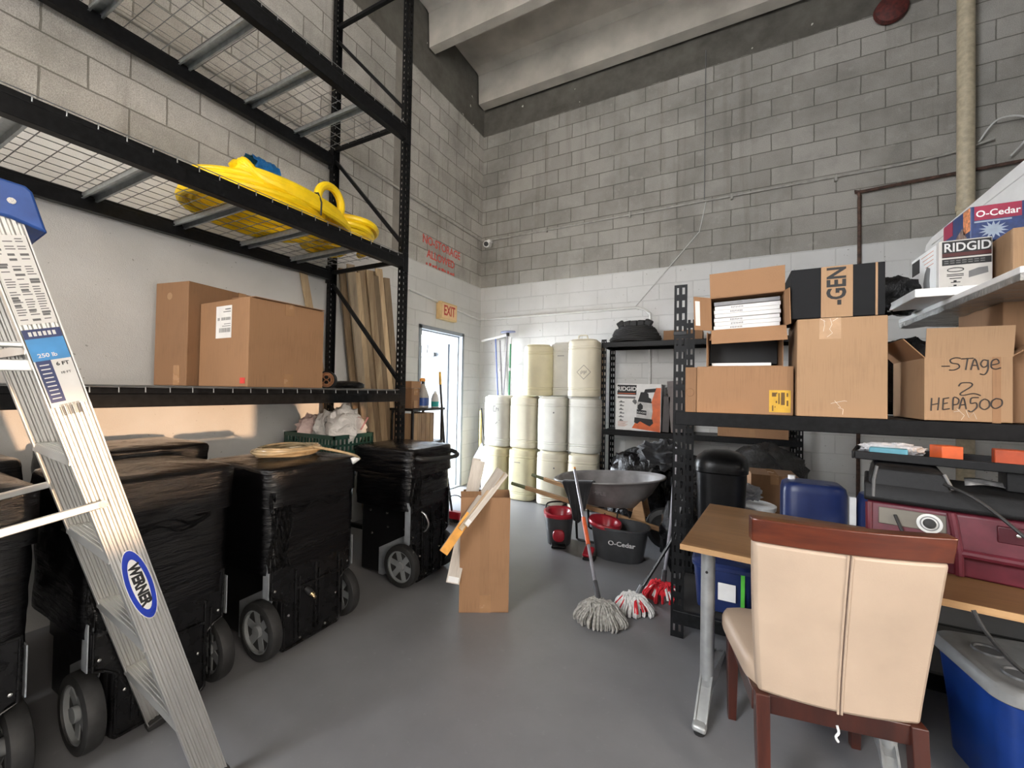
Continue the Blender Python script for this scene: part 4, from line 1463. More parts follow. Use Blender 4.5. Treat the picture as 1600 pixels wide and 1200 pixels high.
MB().prism([(-0.10, 0.40), (0.06, 0.66), (0.10, 0.58), (0.12, 0.30), (0.10, 0.27)], (0, -0.03, 0), (1, 0, 0), (0, 0, 1), (0, 1, 0), 0.02).build('pan', pm('grey_pan_plastic', (0.16, 0.17, 0.20), 0.4), t, bevel=0.003)
MB().prism([(-0.06, 0.0), (-0.03, 0.44), (0.06, 0.40), (0.08, 0.0)], (0, 0.0, 0), (1, 0, 0), (0, 0, 1), (0, 1, 0), 0.02).build('pan_back', BLKP, t, bevel=0.003)
o = MB().tube([(-3.30, 5.30, 0.0), (-3.285, 5.27, 1.12)], [0.016, 0.018], 10).build('wooden_pole', wood('yellow_wood', (0.50, 0.36, 0.10), (0.72, 0.56, 0.20)))
tag(o, 'yellow wooden pole standing behind the grey dustpan', 'pole')

# ------------------------------------------------------------------ little cart beside the door with bottles on it
t = thing('utility_cart', 'small black utility cart between the rack and the side door', 'cart', (-3.345, 3.45, 0))
for x_ in (0.015, 0.30):
    for y_ in (0.015, 0.53):
        MB().box(x_, x_ + 0.025, y_, y_ + 0.025, 0, 1.20).build('leg', BLKP, t, bevel=0.003)
for z_ in (0.25, 0.80, 1.185):
    MB().box(0, 0.34, 0, 0.57, z_, z_ + 0.028).build('shelf', BLKP, t, bevel=0.006)
CR = wood('crate_slat', (0.17, 0.10, 0.055), (0.36, 0.235, 0.13))
t = thing('wooden_crate', 'brown slatted wooden crate on the middle shelf of the small cart', 'crate', (-3.325, 3.475, 0.828))
for i in range(5):
    MB().box(0.285, 0.30, 0.0 + i * 0.073, 0.068 + i * 0.073, 0, 0.33).build('slat', CR, t, bevel=0.002)
MB().box(0.0, 0.285, 0.0, 0.015, 0, 0.33).build('end_board', CR, t, bevel=0.002)
MB().box(0.0, 0.285, 0.348, 0.363, 0, 0.33).build('end_board', CR, t, bevel=0.002)
carton('cardboard_box', 'small brown cardboard box on top of the small cart', (-3.045, 3.47, 1.2135), (0.13, 0.22, 0.22), PI / 2, CARDD)
carton('cardboard_box', 'flat open brown carton lying on the small cardboard box on the cart', (-3.055, 3.475, 1.436), (0.16, 0.20, 0.075), PI / 2, CARD, tape=False)
t = thing('spray_bottle', 'grey spray bottle with orange trigger and blue label on the cart', 'bottle', (-3.10, 3.72, 1.2135))
MB().lathe([(0.055, 0), (0.062, 0.01), (0.062, 0.13), (0.045, 0.19), (0.02, 0.26), (0.018, 0.275)], seg=24, sq=2.8).build('bottle_body', pm('smoke_bottle', (0.52, 0.50, 0.47), 0.3, trans=0.2), t)
MB().lathe([(0.0628, 0.025), (0.0628, 0.115)], seg=24, sq=2.8, cap0=False, cap1=False).build('label_band', pm('blue_label', (0.03, 0.08, 0.30), 0.4), t)
MB().cyl((0, 0, 0.27), (0, 0, 0.30), 0.020).build('collar', BLKP, t)
MB().loft([[Vector((a, b, z)) for a, b in ((-0.014, -0.05), (0.014, -0.05), (0.014, 0.025), (-0.014, 0.025))] for z in (0.30, 0.325)] + [[Vector((a, b, 0.34)) for a, b in ((-0.010, -0.03), (0.010, -0.03), (0.010, 0.015), (-0.010, 0.015))]]).build('trigger_head', pm('orange_plastic', (0.80, 0.30, 0.04), 0.4), t, bevel=0.004)
t = thing('bottle', 'white and teal bottle at the right end of the cart top', 'bottle', (-3.07, 3.905, 1.2135))
MB().lathe([(0.04, 0), (0.044, 0.01), (0.044, 0.10), (0.03, 0.15), (0.014, 0.17), (0.014, 0.19)], seg=20).build('bottle_body', WHITE, t)
MB().lathe([(0.0448, 0.012), (0.0448, 0.07)], seg=20, cap0=False, cap1=False).build('teal_label', pm('teal_label', (0.02, 0.45, 0.42), 0.4), t)
t = thing('bottle', 'black capped dark bottle behind the spray bottle on the cart', 'bottle', (-3.22, 3.87, 1.2135))
MB().lathe([(0.045, 0), (0.048, 0.01), (0.048, 0.17), (0.03, 0.22), (0.016, 0.24), (0.016, 0.255)], seg=20).build('bottle_body', BLKP, t)
MB().lathe([(0.018, 0.255), (0.018, 0.285)], seg=14).build('cap', pm('dark_red_cap', (0.15, 0.03, 0.02), 0.4), t)
# broom with red dustpan
t = thing('broom', 'broom with dark pole and red head on the floor beside the open door', 'broom', (0, 0, 0))
MB().tube([(-2.655, 3.71, 0.10), (-2.76, 3.715, 0.62), (-2.855, 3.72, 1.48)], 0.012, 10).build('pole', BLKP, t)
MB().tube([(-2.855, 3.72, 1.48), (-2.865, 3.72, 1.62)], 0.015, 10).build('grip', pm('orange_grip', (0.75, 0.42, 0.05), 0.45), t)
REDP = pm('red_plastic', (0.42, 0.015, 0.03), 0.35)
MB().box(-2.77, -2.53, 3.67, 3.75, 0.035, 0.115).build('broom_head', REDP, t, bevel=0.01)
bm_ = MB()
rnd = random.Random(8)
for i in range(160):
    x_, y_ = rnd.uniform(-2.765, -2.535), rnd.uniform(3.675, 3.745)
    bm_.tube([(x_, y_, 0.04), (x_ + rnd.uniform(-0.01, 0.01), y_ + rnd.uniform(-0.02, 0.02), 0.0)], 0.003, 3)
br_ = bm_.build('bristles', INK, t, smooth=0)
br_['kind'] = 'stuff'
o = MB().tube(smooth_pts([(-2.82, 3.86, 0.02), (-2.80, 3.86, 0.20), (-2.70, 3.86, 0.24), (-2.62, 3.86, 0.20), (-2.50, 3.84, 0.02)], 3), 0.006, 6).build('wire_stand', INK)
tag(o, 'bent black wire hoop standing behind the red broom head', 'wire')
o = MB().bar((-2.10, 2.98, 0.12), (-2.02, 2.90, 0.10), 0.05, 0.10).build('timber_offcut', wood('yellow_wood', (0.5, 0.36, 0.1), (0.7, 0.5, 0.2)), bevel=0.002)
o.location.z -= 0.057
tag(o, 'small timber offcut on the floor behind the tall open cardboard box', 'timber')

# ------------------------------------------------------------------ tall open box holding trim strips
t = thing('cardboard_box', 'tall narrow open cardboard box standing alone in the middle of the floor', 'box', (-1.524, 2.225, 0), math.radians(30))
w_, d_, h_ = 0.318, 0.22, 0.735
mb = MB()
mb.box(0, w_, 0, 0.004, 0, h_)
mb.box(0, w_, d_ - 0.004, d_, 0, h_)
mb.box(0, 0.004, 0.004, d_ - 0.004, 0, h_)
mb.box(w_ - 0.004, w_, 0.004, d_ - 0.004, 0, h_)
mb.box(0, w_, 0, d_, 0, 0.004)
mb.build('carton', CARD, t, smooth=0)
mb = MB()
mb.box(w_ * 0.42, w_ * 0.64, -0.0012, 0, 0.0, 0.11)
mb.build('tape', TAPE, t, smooth=0)
MB().box(w_ * 0.5 - 0.03, w_ * 0.5 + 0.03, -0.0008, 0, 0.11, h_).build('seam', cardboard('seam_cardboard', (0.265, 0.145, 0.072)), t, smooth=0)
MB().box(0, 0.13, 0, 0.004, 0, 0.05).build('flap', CARD, t, smooth=0, loc=(0.0, 0.0, h_), rot=(0.5, 0, 0))
TRW = wood('whitewashed_trim', (0.36, 0.31, 0.26), (0.62, 0.57, 0.50), 'Z', 14)
TRC = wood('corrugated_trim', (0.30, 0.20, 0.11), (0.56, 0.44, 0.30), 'Z', 22)
TRO = pm('orange_primer', (0.80, 0.36, 0.05), 0.5, var=0.15)


def strip(label, p0, p1, w_, th, up, m_, tip=None, sticker=False):
    p0, p1 = Vector(p0), Vector(p1)
    q = (p1 - p0).to_track_quat('Z', 'Y')
    ln = (p1 - p0).length
    mt = q.to_matrix().inverted()
    t = thing('trim_strip', label, 'trim strip', p0, 0, 'trim strips leaning on the tall open box', q.to_euler())
    mb = MB()
    u = (mt @ Vector(up))
    u.z = 0
    u.normalize()
    mb.bar((0, 0, 0), (0, 0, ln), w_, th, up=u)
    mb.build('strip', m_, t, bevel=0.0015, smooth=0)
    s = Vector((0, 0, 1)).cross(u)
    if tip:
        mb = MB()
        mb.bar((0, 0, -0.001), (0, 0, ln * 0.45), w_ * 0.98, th * 1.25, up=u)
        mb.build('painted_end', tip, t, smooth=0)
    if sticker:
        MB().bar(u * th * 0.55 + Vector((0, 0, 0.006)), u * th * 0.55 + Vector((0, 0, 0.04)), w_ * 0.8, 0.001, up=u).build('price_sticker', WHITE, t, smooth=0)
    return t


strip('wide whitewashed trim plank leaning over the left corner of the tall open box', (-1.552, 2.19, 0.195), (-1.515, 2.42, 0.945), 0.085, 0.014, (0.5, -0.85, 0), TRW, None, True)
strip('second whitewashed plank just behind the wide one at the open box', (-1.60, 2.30, 0.30), (-1.545, 2.44, 0.955), 0.06, 0.012, (0.5, -0.85, 0), TRW)
strip('trim strip with an orange painted end lying across the rim of the open box', (-1.550, 2.085, 0.425), (-1.335, 2.40, 0.905), 0.055, 0.02, (0.55, -0.8, 0), TRW, TRO)
strip('corrugated edged trim strip lying on the rim just right of the orange one', (-1.475, 2.150, 0.560), (-1.325, 2.42, 0.890), 0.03, 0.016, (0.5, -0.85, 0), TRC)
strip('thin pale trim strip with a sticker on its end lying over the box corner', (-1.437, 2.155, 0.590), (-1.312, 2.44, 0.875), 0.034, 0.014, (0.5, -0.85, 0), TRW, None, True)

# ------------------------------------------------------------------ wheelbarrow
t = thing('wheelbarrow', 'grey wheelbarrow with wooden handles beside the drum stack', 'wheelbarrow', (0, 0, 0))
TRAY = pm('grey_tray_plastic', (0.18, 0.17, 0.168), 0.42, var=0.18, scale=9)
rim_c = Vector((-1.04, 4.05, 0.675))


def ring_(cx, cz, ax_, ay_, tilt, n=48, sq=3.0, nose=0.0):
    out = []
    for k in range(n):
        a = 2 * PI * k / n
        ca, sa = math.cos(a), math.sin(a)
        q = (abs(ca) ** sq + abs(sa) ** sq) ** (-1 / sq)
        x = ax_ * ca * q
        y = ay_ * sa * q * (1.0 - nose * max(0.0, ca) ** 2)
        out.append(Vector((cx + x, 4.05 + y, cz + tilt * x)))
    return out


TZ, TT = 0.605, 0.085
rings = [ring_(-1.00, 0.352, 0.22, 0.18, 0.05), ring_(-1.00, 0.360, 0.26, 0.20, 0.05), ring_(-1.02, 0.47, 0.39, 0.265, 0.06, nose=0.25), ring_(-1.04, TZ - 0.010, 0.495, 0.330, TT, nose=0.4), ring_(-1.04, TZ, 0.520, 0.348, TT, nose=0.4)]
inner = [ring_(-1.04, TZ, 0.502, 0.334, TT, nose=0.4), ring_(-1.04, TZ - 0.02, 0.484, 0.318, TT, nose=0.4), ring_(-1.02, 0.475, 0.378, 0.253, 0.06, nose=0.25), ring_(-1.00, 0.376, 0.24, 0.18, 0.05)]
mb = MB()
mb.loft(rings + inner, cap0=True, cap1=True)
mb.build('tray', TRAY, t, smooth=50)
MB().tube(ring_(-1.04, TZ - 0.004, 0.520, 0.348, TT, nose=0.4), 0.009, 8, closed=True).build('rim', TRAY, t)
HW = wood('handle_wood', (0.24, 0.13, 0.06), (0.46, 0.28, 0.14), 'X', 10)
for y_, nm in ((3.86, 0), (4.24, 1)):
    p0, p1 = Vector((-1.98, y_ - 0.06 * (1 - 2 * nm), 0.475)), Vector((-0.46, y_ + 0.05 * (1 - 2 * nm), 0.205))
    h_ = MB().bar(p0.lerp(p1, 0.1), p1, 0.036, 0.040).build('handle', HW, t, bevel=0.005)
    MB().cyl(p0, p0.lerp(p1, 0.105), 0.017, 0.019, 12).build('grip', pm('green_grip_paint', (0.10, 0.11, 0.05), 0.5), h_)
    MB().tube([(-1.31, y_, 0.34), (-1.29, y_, 0.02), (-1.27, y_, 0.008), (-1.10, y_, 0.008), (-1.08, y_, 0.02), (-1.02, y_, 0.30)], 0.012, 8).build('leg', BLKP, t)
wl = MB()
mt = Matrix.Translation((-0.50, 4.05, 0.19)) @ Matrix.Rotation(PI / 2, 4, 'X')
wl.lathe([(0.10, -0.03), (0.14, -0.05), (0.18, -0.04), (0.19, 0.0), (0.18, 0.04), (0.14, 0.05), (0.10, 0.03)], seg=32, mat=mt)
wl.build('wheel', RUB, t, smooth=40)
MB().cyl((-0.50, 3.86, 0.19), (-0.50, 4.24, 0.19), 0.011).build('axle', BLKP, t)
for y_ in (3.93, 4.17):
    MB().prism([(-0.80, 0.255), (-0.66, 0.24), (-0.70, 0.44), (-0.76, 0.43)], (0, y_ - 0.015, 0), (1, 0, 0), (0, 0, 1), (0, 1, 0), 0.03).build('front_brace', HW, t, bevel=0.003)
text('tray_lettering', 'MPLE', 0.055, pm('faded_print', (0.30, 0.29, 0.285), 0.6), t, (-1.05, 3.752, 0.50), (PI / 2 + 0.48, 0, 0))
# black jacket draped over the near rim
CLOTH = pm('black_cloth', (0.010, 0.010, 0.012), 0.9, var=0.3, scale=25, bump=0.3, bscale=40, sheen=0.2)
mb = MB()


def drape(u, v):
    # u along the rim, v from inside the tray over the rim down to the hem
    x = -1.385 + 0.29 * u
    rimz = 0.616 + 0.085 * (x + 1.04)
    if v < 0.25:
        s = v / 0.25
        y, z = 3.80 - 0.095 * s, rimz - 0.03 * (1 - s) + 0.014 * math.sin(s * PI)
    else:
        s = (v - 0.25) / 0.75
        L_ = 0.40 * (0.62 + 0.30 * math.sin(PI * min(1.0, u * 1.1)) ** 0.7)
        y = 3.682 - 0.012 * math.sin(s * 2.2) - 0.006 * s
        z = rimz - L_ * s
        x += (-1.19 - x) * 0.55 * s
        y += 0.022 * math.sin(u * 17 + s * 2.0) * s - 0.012 * math.sin(u * 31 + 1.0) * s
    return Vector((x, y, z))


mb.grid(drape, 30, 26)
o = mb.build('black_jacket', CLOTH, None, smooth=80, solid=0.008)
tag(o, 'black cloth jacket draped over the rim of the grey wheelbarrow', 'jacket')

# ------------------------------------------------------------------ mop buckets
BKT = pm('charcoal_bucket_plastic', (0.045, 0.047, 0.05), 0.38, var=0.1)
BKR = pm('red_bucket_plastic', (0.33, 0.012, 0.025), 0.32)


def bucket(name, label, loc, rz, a, b, h, lettering=None, seat=None):
    t = thing(name, label, 'bucket', loc, rz)
    sx, sy = a, b
    prof = [(0.78, 0.0), (0.82, 0.008), (0.985, h - 0.02), (1.04, h - 0.015), (1.04, h), (0.97, h), (0.955, h - 0.03), (0.80, 0.02), (0.01, 0.016)]
    MB().lathe(prof, seg=44, sx=sx, sy=sy, sq=2.5).build('bucket_body', BKT, t, smooth=35)
    return t


t = bucket('mop_bucket', 'small charcoal mop bucket with red rim and pedal left of the wheelbarrow legs', (-1.43, 3.74, 0), 0.35, 0.135, 0.165, 0.27)
MB().lathe([(0.95, 0.245), (1.07, 0.255), (1.10, 0.285), (0.98, 0.295), (0.80, 0.285), (0.66, 0.25), (0.5, 0.18), (0.1, 0.17)], seg=40, sx=0.135, sy=0.160, sq=2.4, cap0=False).build('red_wringer', BKR, t, smooth=35)
MB().tube(smooth_pts([(-0.13, 0.06, 0.26), (-0.12, 0.15, 0.315), (0.0, 0.18, 0.33), (0.12, 0.15, 0.315), (0.13, 0.06, 0.26)], 4), 0.008, 8).build('bail_handle', BLKP, t)
MB().lathe([(0.055, 0), (0.05, 0.02), (0.02, 0.03)], mat=Matrix.Translation((0.0, -0.150, 0.105)) @ Matrix.Rotation(PI / 2, 4, 'X'), seg=20, sq=3).build('pedal_knob', BKR, t)
MB().box(-0.065, 0.065, -0.205, -0.115, 0.004, 0.028).build('pedal', BLKP, t, bevel=0.006)
t = bucket('mop_bucket', 'large charcoal oval spin mop bucket with red wringer and white lettering', (-0.838, 3.655, 0), 0.05, 0.245, 0.165, 0.285)
mb = MB()
rg = []
for j, (k, z) in enumerate(((1.05, 0.268), (1.07, 0.285), (1.02, 0.30), (0.84, 0.296), (0.70, 0.27), (0.55, 0.20), (0.1, 0.19))):
    rg.append([Vector((-0.125 + 0.135 * k * math.cos(2 * PI * i / 32), 0.158 * k * math.sin(2 * PI * i / 32), z + 0.02 * math.cos(2 * PI * i / 32 + PI))) for i in range(32)])
mb.loft(rg, cap0=False)
mb.build('red_wringer', BKR, t, smooth=35)
MB().tube(smooth_pts([(-0.05, 0.14, 0.28), (-0.04, 0.17, 0.36), (0.03, 0.17, 0.37), (0.06, 0.16, 0.30)], 4), 0.007, 8).build('bail_handle', BLKP, t)
mb = MB()
mb.bar((-0.225, -0.12, 0.085), (-0.235, -0.20, 0.03), 0.085, 0.03)
mb.build('pedal', BKR, t, bevel=0.008)
MB().box(-0.27, -0.17, -0.21, -0.13, 0.0, 0.022).build('pedal_base', BLKP, t, bevel=0.005)
text('bucket_lettering', 'O-Cedar', 0.055, pm('pale_grey_print', (0.58, 0.58, 0.58), 0.5), t, (0.045, -0.160, 0.165), (PI / 2 + 0.11, 0, 0.02), sx=1.1, bold=0.001)


# ------------------------------------------------------------------ string mops
def mop(label, head, pole_pts, m_strand, m_cap, r, seed, strands=90, sleeve=None, socket=None, pole_m=None, band=None):
    t = thing('string_mop', label, 'mop', (0, 0, 0))
    hx, hy = head
    rnd = random.Random(seed)
    st = MB()
    for i in range(strands):
        a = rnd.uniform(0, 2 * PI)
        rr = rnd.uniform(0.70, 1.05)
        e = Vector((math.cos(a) * r[0] * rr, math.sin(a) * r[1] * rr, 0))
        top = Vector((hx + rnd.uniform(-0.03, 0.03), hy + rnd.uniform(-0.02, 0.02), r[2] * 1.02))
        base = Vector((hx, hy, 0))
        pts = [top, top + e * 0.35 + Vector((0, 0, 0.012)), base + e * 0.75 + Vector((0, 0, r[2] * 0.74)), base + e * 1.0 + Vector((0, 0, r[2] * 0.34)), base + e * 0.97 + Vector((0, 0, 0.008))]
        st.tube(smooth_pts(pts, 3), 0.0065, 5)
    s = st.build('strands', m_strand, t, smooth=60)
    s['kind'] = 'stuff'
    MB().lathe([(0.9, r[2] * 0.55), (0.92, r[2] * 0.75), (0.6, r[2] * 0.98), (0.25, r[2] * 1.08), (0.02, r[2] * 1.1)], (hx, hy, 0), 24, sx=r[0] * 0.72, sy=r[1] * 0.72).build('head_cap', m_cap, t, smooth=50)
    if band:
        rr_ = random.Random(seed + 1)
        bd = MB()
        for i in range(26):
            a = rr_.uniform(0, 2 * PI)
            e = Vector((math.cos(a) * r[0], math.sin(a) * r[1], 0)) * rr_.uniform(0.5, 1.02)
            bd.tube(smooth_pts([(hx, hy, r[2] * 1.05), Vector((hx, hy, r[2] * 0.95)) + e * 0.6, Vector((hx, hy, r[2] * 0.4)) + e * 1.03], 3), 0.0075, 5)
        bd.build('coloured_strands', band, t, smooth=60)
    MB().tube(pole_pts, 0.0115, 10).build('pole', pole_m or GRYP, t)
    p0, p1 = Vector(pole_pts[0]), Vector(pole_pts[-1])
    MB().cyl(p0, p0.lerp(p1, 0.11), 0.019, 0.016, 12).build('socket', pm('dark_grey_plastic', (0.07, 0.07, 0.075), 0.4), t)
    if sleeve:
        MB().cyl(p0.lerp(p1, sleeve[0]), p0.lerp(p1, sleeve[1]), 0.0165, seg=12).build('orange_sleeve', pm('orange_sleeve', (0.62, 0.11, 0.03), 0.45), t)
        MB().cyl(p0.lerp(p1, 0.985), p1, 0.0135, seg=12).build('end_cap', pm('orange_plastic', (0.8, 0.3, 0.04), 0.4), t)
    return t


MOPG = pm('grey_mop_yarn', (0.36, 0.345, 0.315), 0.95, var=0.3, scale=60)
MOPW = pm('white_mop_yarn', (0.66, 0.65, 0.63), 0.95, var=0.15, scale=60)
MOPR = pm('red_mop_yarn', (0.55, 0.015, 0.025), 0.9, var=0.2, scale=60)
mop('large grey string mop in the middle of the floor, orange sleeve on its pole', (-0.705, 2.57), [(-0.72, 2.60, 0.11), (-1.225, 3.56, 0.745)], MOPG, pm('grey_mop_cap', (0.30, 0.275, 0.235), 0.95, var=0.3, scale=70), (0.165, 0.12, 0.11), 3, 120, (0.34, 0.54))
mop('white string mop with red strands right behind the grey mop', (-0.545, 2.80), [(-0.53, 2.83, 0.09), (-0.335, 3.03, 0.44), (-0.275, 3.08, 0.70)], MOPW, MOPW, (0.125, 0.10, 0.095), 5, 90, None, pole_m=BLKP, band=MOPR)
mop('red and white string mop on the floor behind the shelving post', (-0.40, 3.06), [(-0.40, 3.09, 0.09), (-0.36, 3.13, 0.50), (-0.33, 3.15, 1.05)], MOPR, MOPR, (0.125, 0.10, 0.10), 9, 60, None, pole_m=GRYP, band=MOPW)

# ------------------------------------------------------------------ small black shelving unit on the back wall


def boltless(name, label, x0, x1, y0, y1, zs, ztop, beam_h, post_w, ztop_rear=None, group=None, board=None):
    t = thing(name, label, 'shelving', (0, 0, 0), 0, group)
    for x_, sx_ in ((x0, 1), (x1 - post_w, -1)):
        for y_, sy_, zt in ((y0, 1, ztop), (y1 - post_w * 0.6, -1, ztop_rear or ztop)):
            mb = MB()
            slotted(mb, (x_, y_ if sy_ > 0 else y_ + post_w * 0.6 - 0.002, 0), (1, 0, 0), (0, 0.002, 0), (0, 0, 1), [(post_w * 0.20, 0), (post_w * 0.15, 1), (post_w * 0.26, 0), (post_w * 0.20, 1), (post_w * 0.19, 0)], zt, 0.0762, 0.040)
            xw = x_ if sx_ > 0 else x_ + post_w - 0.002
            slotted(mb, (xw, y_, 0), (0, 1, 0), (0.002, 0, 0), (0, 0, 1), [(post_w * 0.25, 0), (post_w * 0.10, 1), (post_w * 0.25, 0)], zt, 0.0762, 0.040)
            mb.build('post', BLACK, t, smooth=0)
    for z in zs:
        for y_ in (y0 + 0.004, y1 - 0.03):
            MB().box(x0 + 0.012, x1 - 0.012, y_ - (0.006 if y_ < y1 - 0.1 else 0), y_ + 0.026, z - beam_h, z).build('beam', BLACK, t, bevel=0.004)
        for x_ in (x0 + 0.004, x1 - 0.03):
            MB().box(x_, x_ + 0.026, y0 + 0.03, y1 - 0.03, z - beam_h, z - 0.01).build('side_rail', BLACK, t, bevel=0.003)
        MB().box(x0 + 0.03, x1 - 0.03, y0 + 0.024, y1 - 0.028, z - 0.014, z - 0.003).build('shelf_board', board or BLACK, t, smooth=0)
    return t


boltless('shelving_unit', 'black boltless shelving unit with two shelves against the back wall', -1.425, 0.665, 5.10, 5.55, (0.965, 2.05), 2.085, 0.062, 0.066)
o = MB().bar((0, 0, 0), (0.0, 0.0, 2.02), 0.10, 0.02, up=(1, 0, 0)).build('wooden_board', BW[0], None, bevel=0.002, loc=(-1.452, 5.30, 0))
tag(o, 'pale board standing upright at the left end of the small shelving unit', 'board')
# coiled black cable bundle on top
t = thing('cable_bundle', 'black bundle of coiled cable with flat ends on top of the small shelving', 'cable', (-1.05, 5.28, 2.05))
mb = MB()
rnd = random.Random(12)
for i in range(9):
    rr = 0.30 - 0.006 * i + rnd.uniform(-0.012, 0.012)
    zz = 0.018 + 0.021 * i
    rr *= 1.0 - 0.045 * max(0, i - 4)
    mb.tube([(rr * math.cos(2 * PI * k / 28) + rnd.uniform(-0.004, 0.004), 0.62 * rr * math.sin(2 * PI * k / 28), zz + 0.006 * math.sin(k + i)) for k in range(28)], 0.014, 7, closed=True)
mb.build('coils', RUB, t, smooth=60)
for i, (x_, r_) in enumerate(((-0.17, -0.55), (-0.085, -0.18), (-0.01, 0.0), (0.08, 0.12), (0.165, 0.5))):
    MB().cbox((x_, -0.04, 0.235), (0.085, 0.10, 0.075), (0.2, r_, 0)).build('flat_end', RUB, t, bevel=0.012)
o = carton('cardboard_box', 'low cardboard box on top of the small shelving right of the cable bundle', (-0.70, 5.16, 2.052), (0.42, 0.30, 0.115), 0.0, CARDD)


def vac_print(t, x0, z0, s, y, sz=1.0):
    """printed picture of a shop vacuum, flat on the carton face"""
    def poly(name, pts, m_, lift):
        MB().prism([(x0 + u * s, z0 + v * s * sz) for u, v in pts], (0, y - lift - 0.0004, 0), (1, 0, 0), (0, 0, 1), (0, 1, 0), 0.0004).build(name, m_, t, smooth=0)
    poly('printed_vacuum', [(0.10, 0.16), (0.84, 0.10), (0.90, 0.40), (0.86, 0.66), (0.14, 0.70)], pm('print_grey', (0.55, 0.54, 0.53), 0.5), 0.0012)
    poly('printed_vacuum', [(0.16, 0.70), (0.84, 0.66), (0.82, 0.80), (0.70, 0.84), (0.68, 0.96), (0.56, 1.0), (0.30, 1.0), (0.24, 0.86)], INK, 0.0014)
    poly('printed_vacuum', [(0.16, 0.58), (0.30, 0.66), (0.42, 0.58), (0.42, 0.48), (0.28, 0.42), (0.16, 0.48)], INK, 0.0016)
    poly('printed_vacuum', [(0.12, 0.32), (0.60, 0.28), (0.60, 0.42), (0.12, 0.46)], INK, 0.0016)
    poly('printed_vacuum', [(0.0, 0.04), (0.16, 0.0), (0.30, 0.08), (0.62, -0.02), (0.78, -0.06), (0.94, 0.04), (0.90, 0.16), (0.02, 0.20)], INK, 0.0016)
    poly('printed_vacuum', [(-0.12, 0.70), (0.04, 0.60), (0.12, 0.66), (0.10, 0.74), (-0.02, 0.78)], INK2, 0.0016)
    text('printed_lettering', 'RIDGID', 0.105 * s, WHITE, t, (x0 + 0.36 * s, y - 0.0024, z0 + 0.36 * s * sz), (PI / 2, 0.06, 0), sx=1.3)


ORG = pm('orange_print', (0.72, 0.13, 0.02), 0.45)
t = carton('printed_box', 'white and orange vacuum box standing on the lower shelf of the small shelving', (-1.245, 5.125, 0.974), (0.53, 0.36, 0.565), 0.0, WHITE, tape=False, rot=(0, math.radians(0.6), 0))
y = 0.0
MB().prism([(0.20, 0.03), (0.525, 0.0), (0.525, 0.52), (0.47, 0.52), (0.40, 0.28), (0.25, 0.12)], (0, y - 0.001, 0), (1, 0, 0), (0, 0, 1), (0, 1, 0), 0.0006).build('orange_panel', ORG, t, smooth=0)
MB().box(0.015, 0.245, y - 0.001, y, 0.43, 0.55).build('logo_panel', INK, t, smooth=0)
MB().box(0.025, 0.235, y - 0.0016, y, 0.442, 0.449).build('logo_line', ORG, t, smooth=0)
text('logo_lettering', 'RIDGID', 0.070, WHITE, t, (0.13, y - 0.002, 0.50), (PI / 2, 0, 0), sx=1.0, bold=0.0012)
MB().box(0.02, 0.235, y - 0.001, y, 0.385, 0.41).build('text_bar', INK2, t, smooth=0)
MB().prism([(0.33, 0.455), (0.46, 0.47), (0.475, 0.515), (0.345, 0.50)], (0, y - 0.001, 0), (1, 0, 0), (0, 0, 1), (0, 1, 0), 0.0006).build('text_bar', INK, t, smooth=0)
mb = MB()
for i in range(6):
    z_ = 0.345 - i * 0.045
    mb.box(0.04 + 0.008 * (i % 2), 0.105 - 0.006 * (i % 3), y - 0.001, y, z_ - 0.012, z_)
    mb.box(0.055, 0.075, y - 0.001, y, z_, z_ + 0.012)
mb.build('printed_icons', INK2, t, smooth=0)
mb = MB()
for i in range(6):
    mb.box(0.03, 0.12 + 0.015 * (i % 3), y - 0.001, y, 0.045 + i * 0.011, 0.049 + i * 0.011)
mb.build('printed_text', pm('pale_red_print', (0.6, 0.28, 0.2), 0.5), t, smooth=0)
vac_print(t, 0.225, 0.085, 0.235, y, 1.62)
GRB = pm('grey_carton', (0.20, 0.175, 0.17), 0.7)
carton('grey_box', 'tall grey box leaning on the lower shelf right of the vacuum box', (-0.60, 5.14, 0.970), (0.16, 0.28, 0.60), 0, GRB, tape=False, rot=(0, math.radians(-5), 0))
carton('grey_box', 'narrow dark grey box wedged beside the vacuum box on the lower shelf', (-0.70, 5.14, 0.974), (0.075, 0.26, 0.42), 0, pm('dark_grey_carton', (0.10, 0.088, 0.088), 0.7), tape=False, rot=(0, math.radians(2), 0))
o = MB().cyl((-0.69, 5.30, 1.50), (-0.36, 5.30, 1.66), 0.014).build('metal_tube', CND)
tag(o, 'short grey tube lying across the tall boxes on the small shelving', 'tube')
carton('cardboard_box', 'cardboard box on the lower shelf of the small shelving under the tall carton', (-0.115, 5.13, 0.968), (0.66, 0.36, 0.22), 0, CARD)

# dark heap under and in front of it
o = blob('bin_bag', BAG, None, (-0.90, 4.76, 0.40), (0.33, 0.28, 0.40), 3, amp=0.30, freq=2.0, flat=0.0)
tag(o, 'full black bin bag heaped behind the wheelbarrow', 'bag', 'black bin bags')
o = blob('bin_bag', BAG, None, (-0.40, 4.74, 0.38), (0.26, 0.27, 0.39), 7, amp=0.30, freq=2.0, flat=0.0)
tag(o, 'full black bin bag behind the front wheel of the wheelbarrow', 'bag', 'black bin bags')
o = blob('bin_bag', BAG, None, (-0.30, 3.70, 0.28), (0.21, 0.24, 0.29), 13, amp=0.26, freq=2.2, flat=0.0)
tag(o, 'smaller black bin bag on the floor right of the large spin bucket', 'bag', 'black bin bags')
o = blob('black_coat', CLOTH, None, (-0.62, 4.64, 0.76), (0.22, 0.18, 0.15), 21, amp=0.5, freq=2.6)
tag(o, 'crumpled black coat lying on the bin bags beside the shelving post', 'coat')
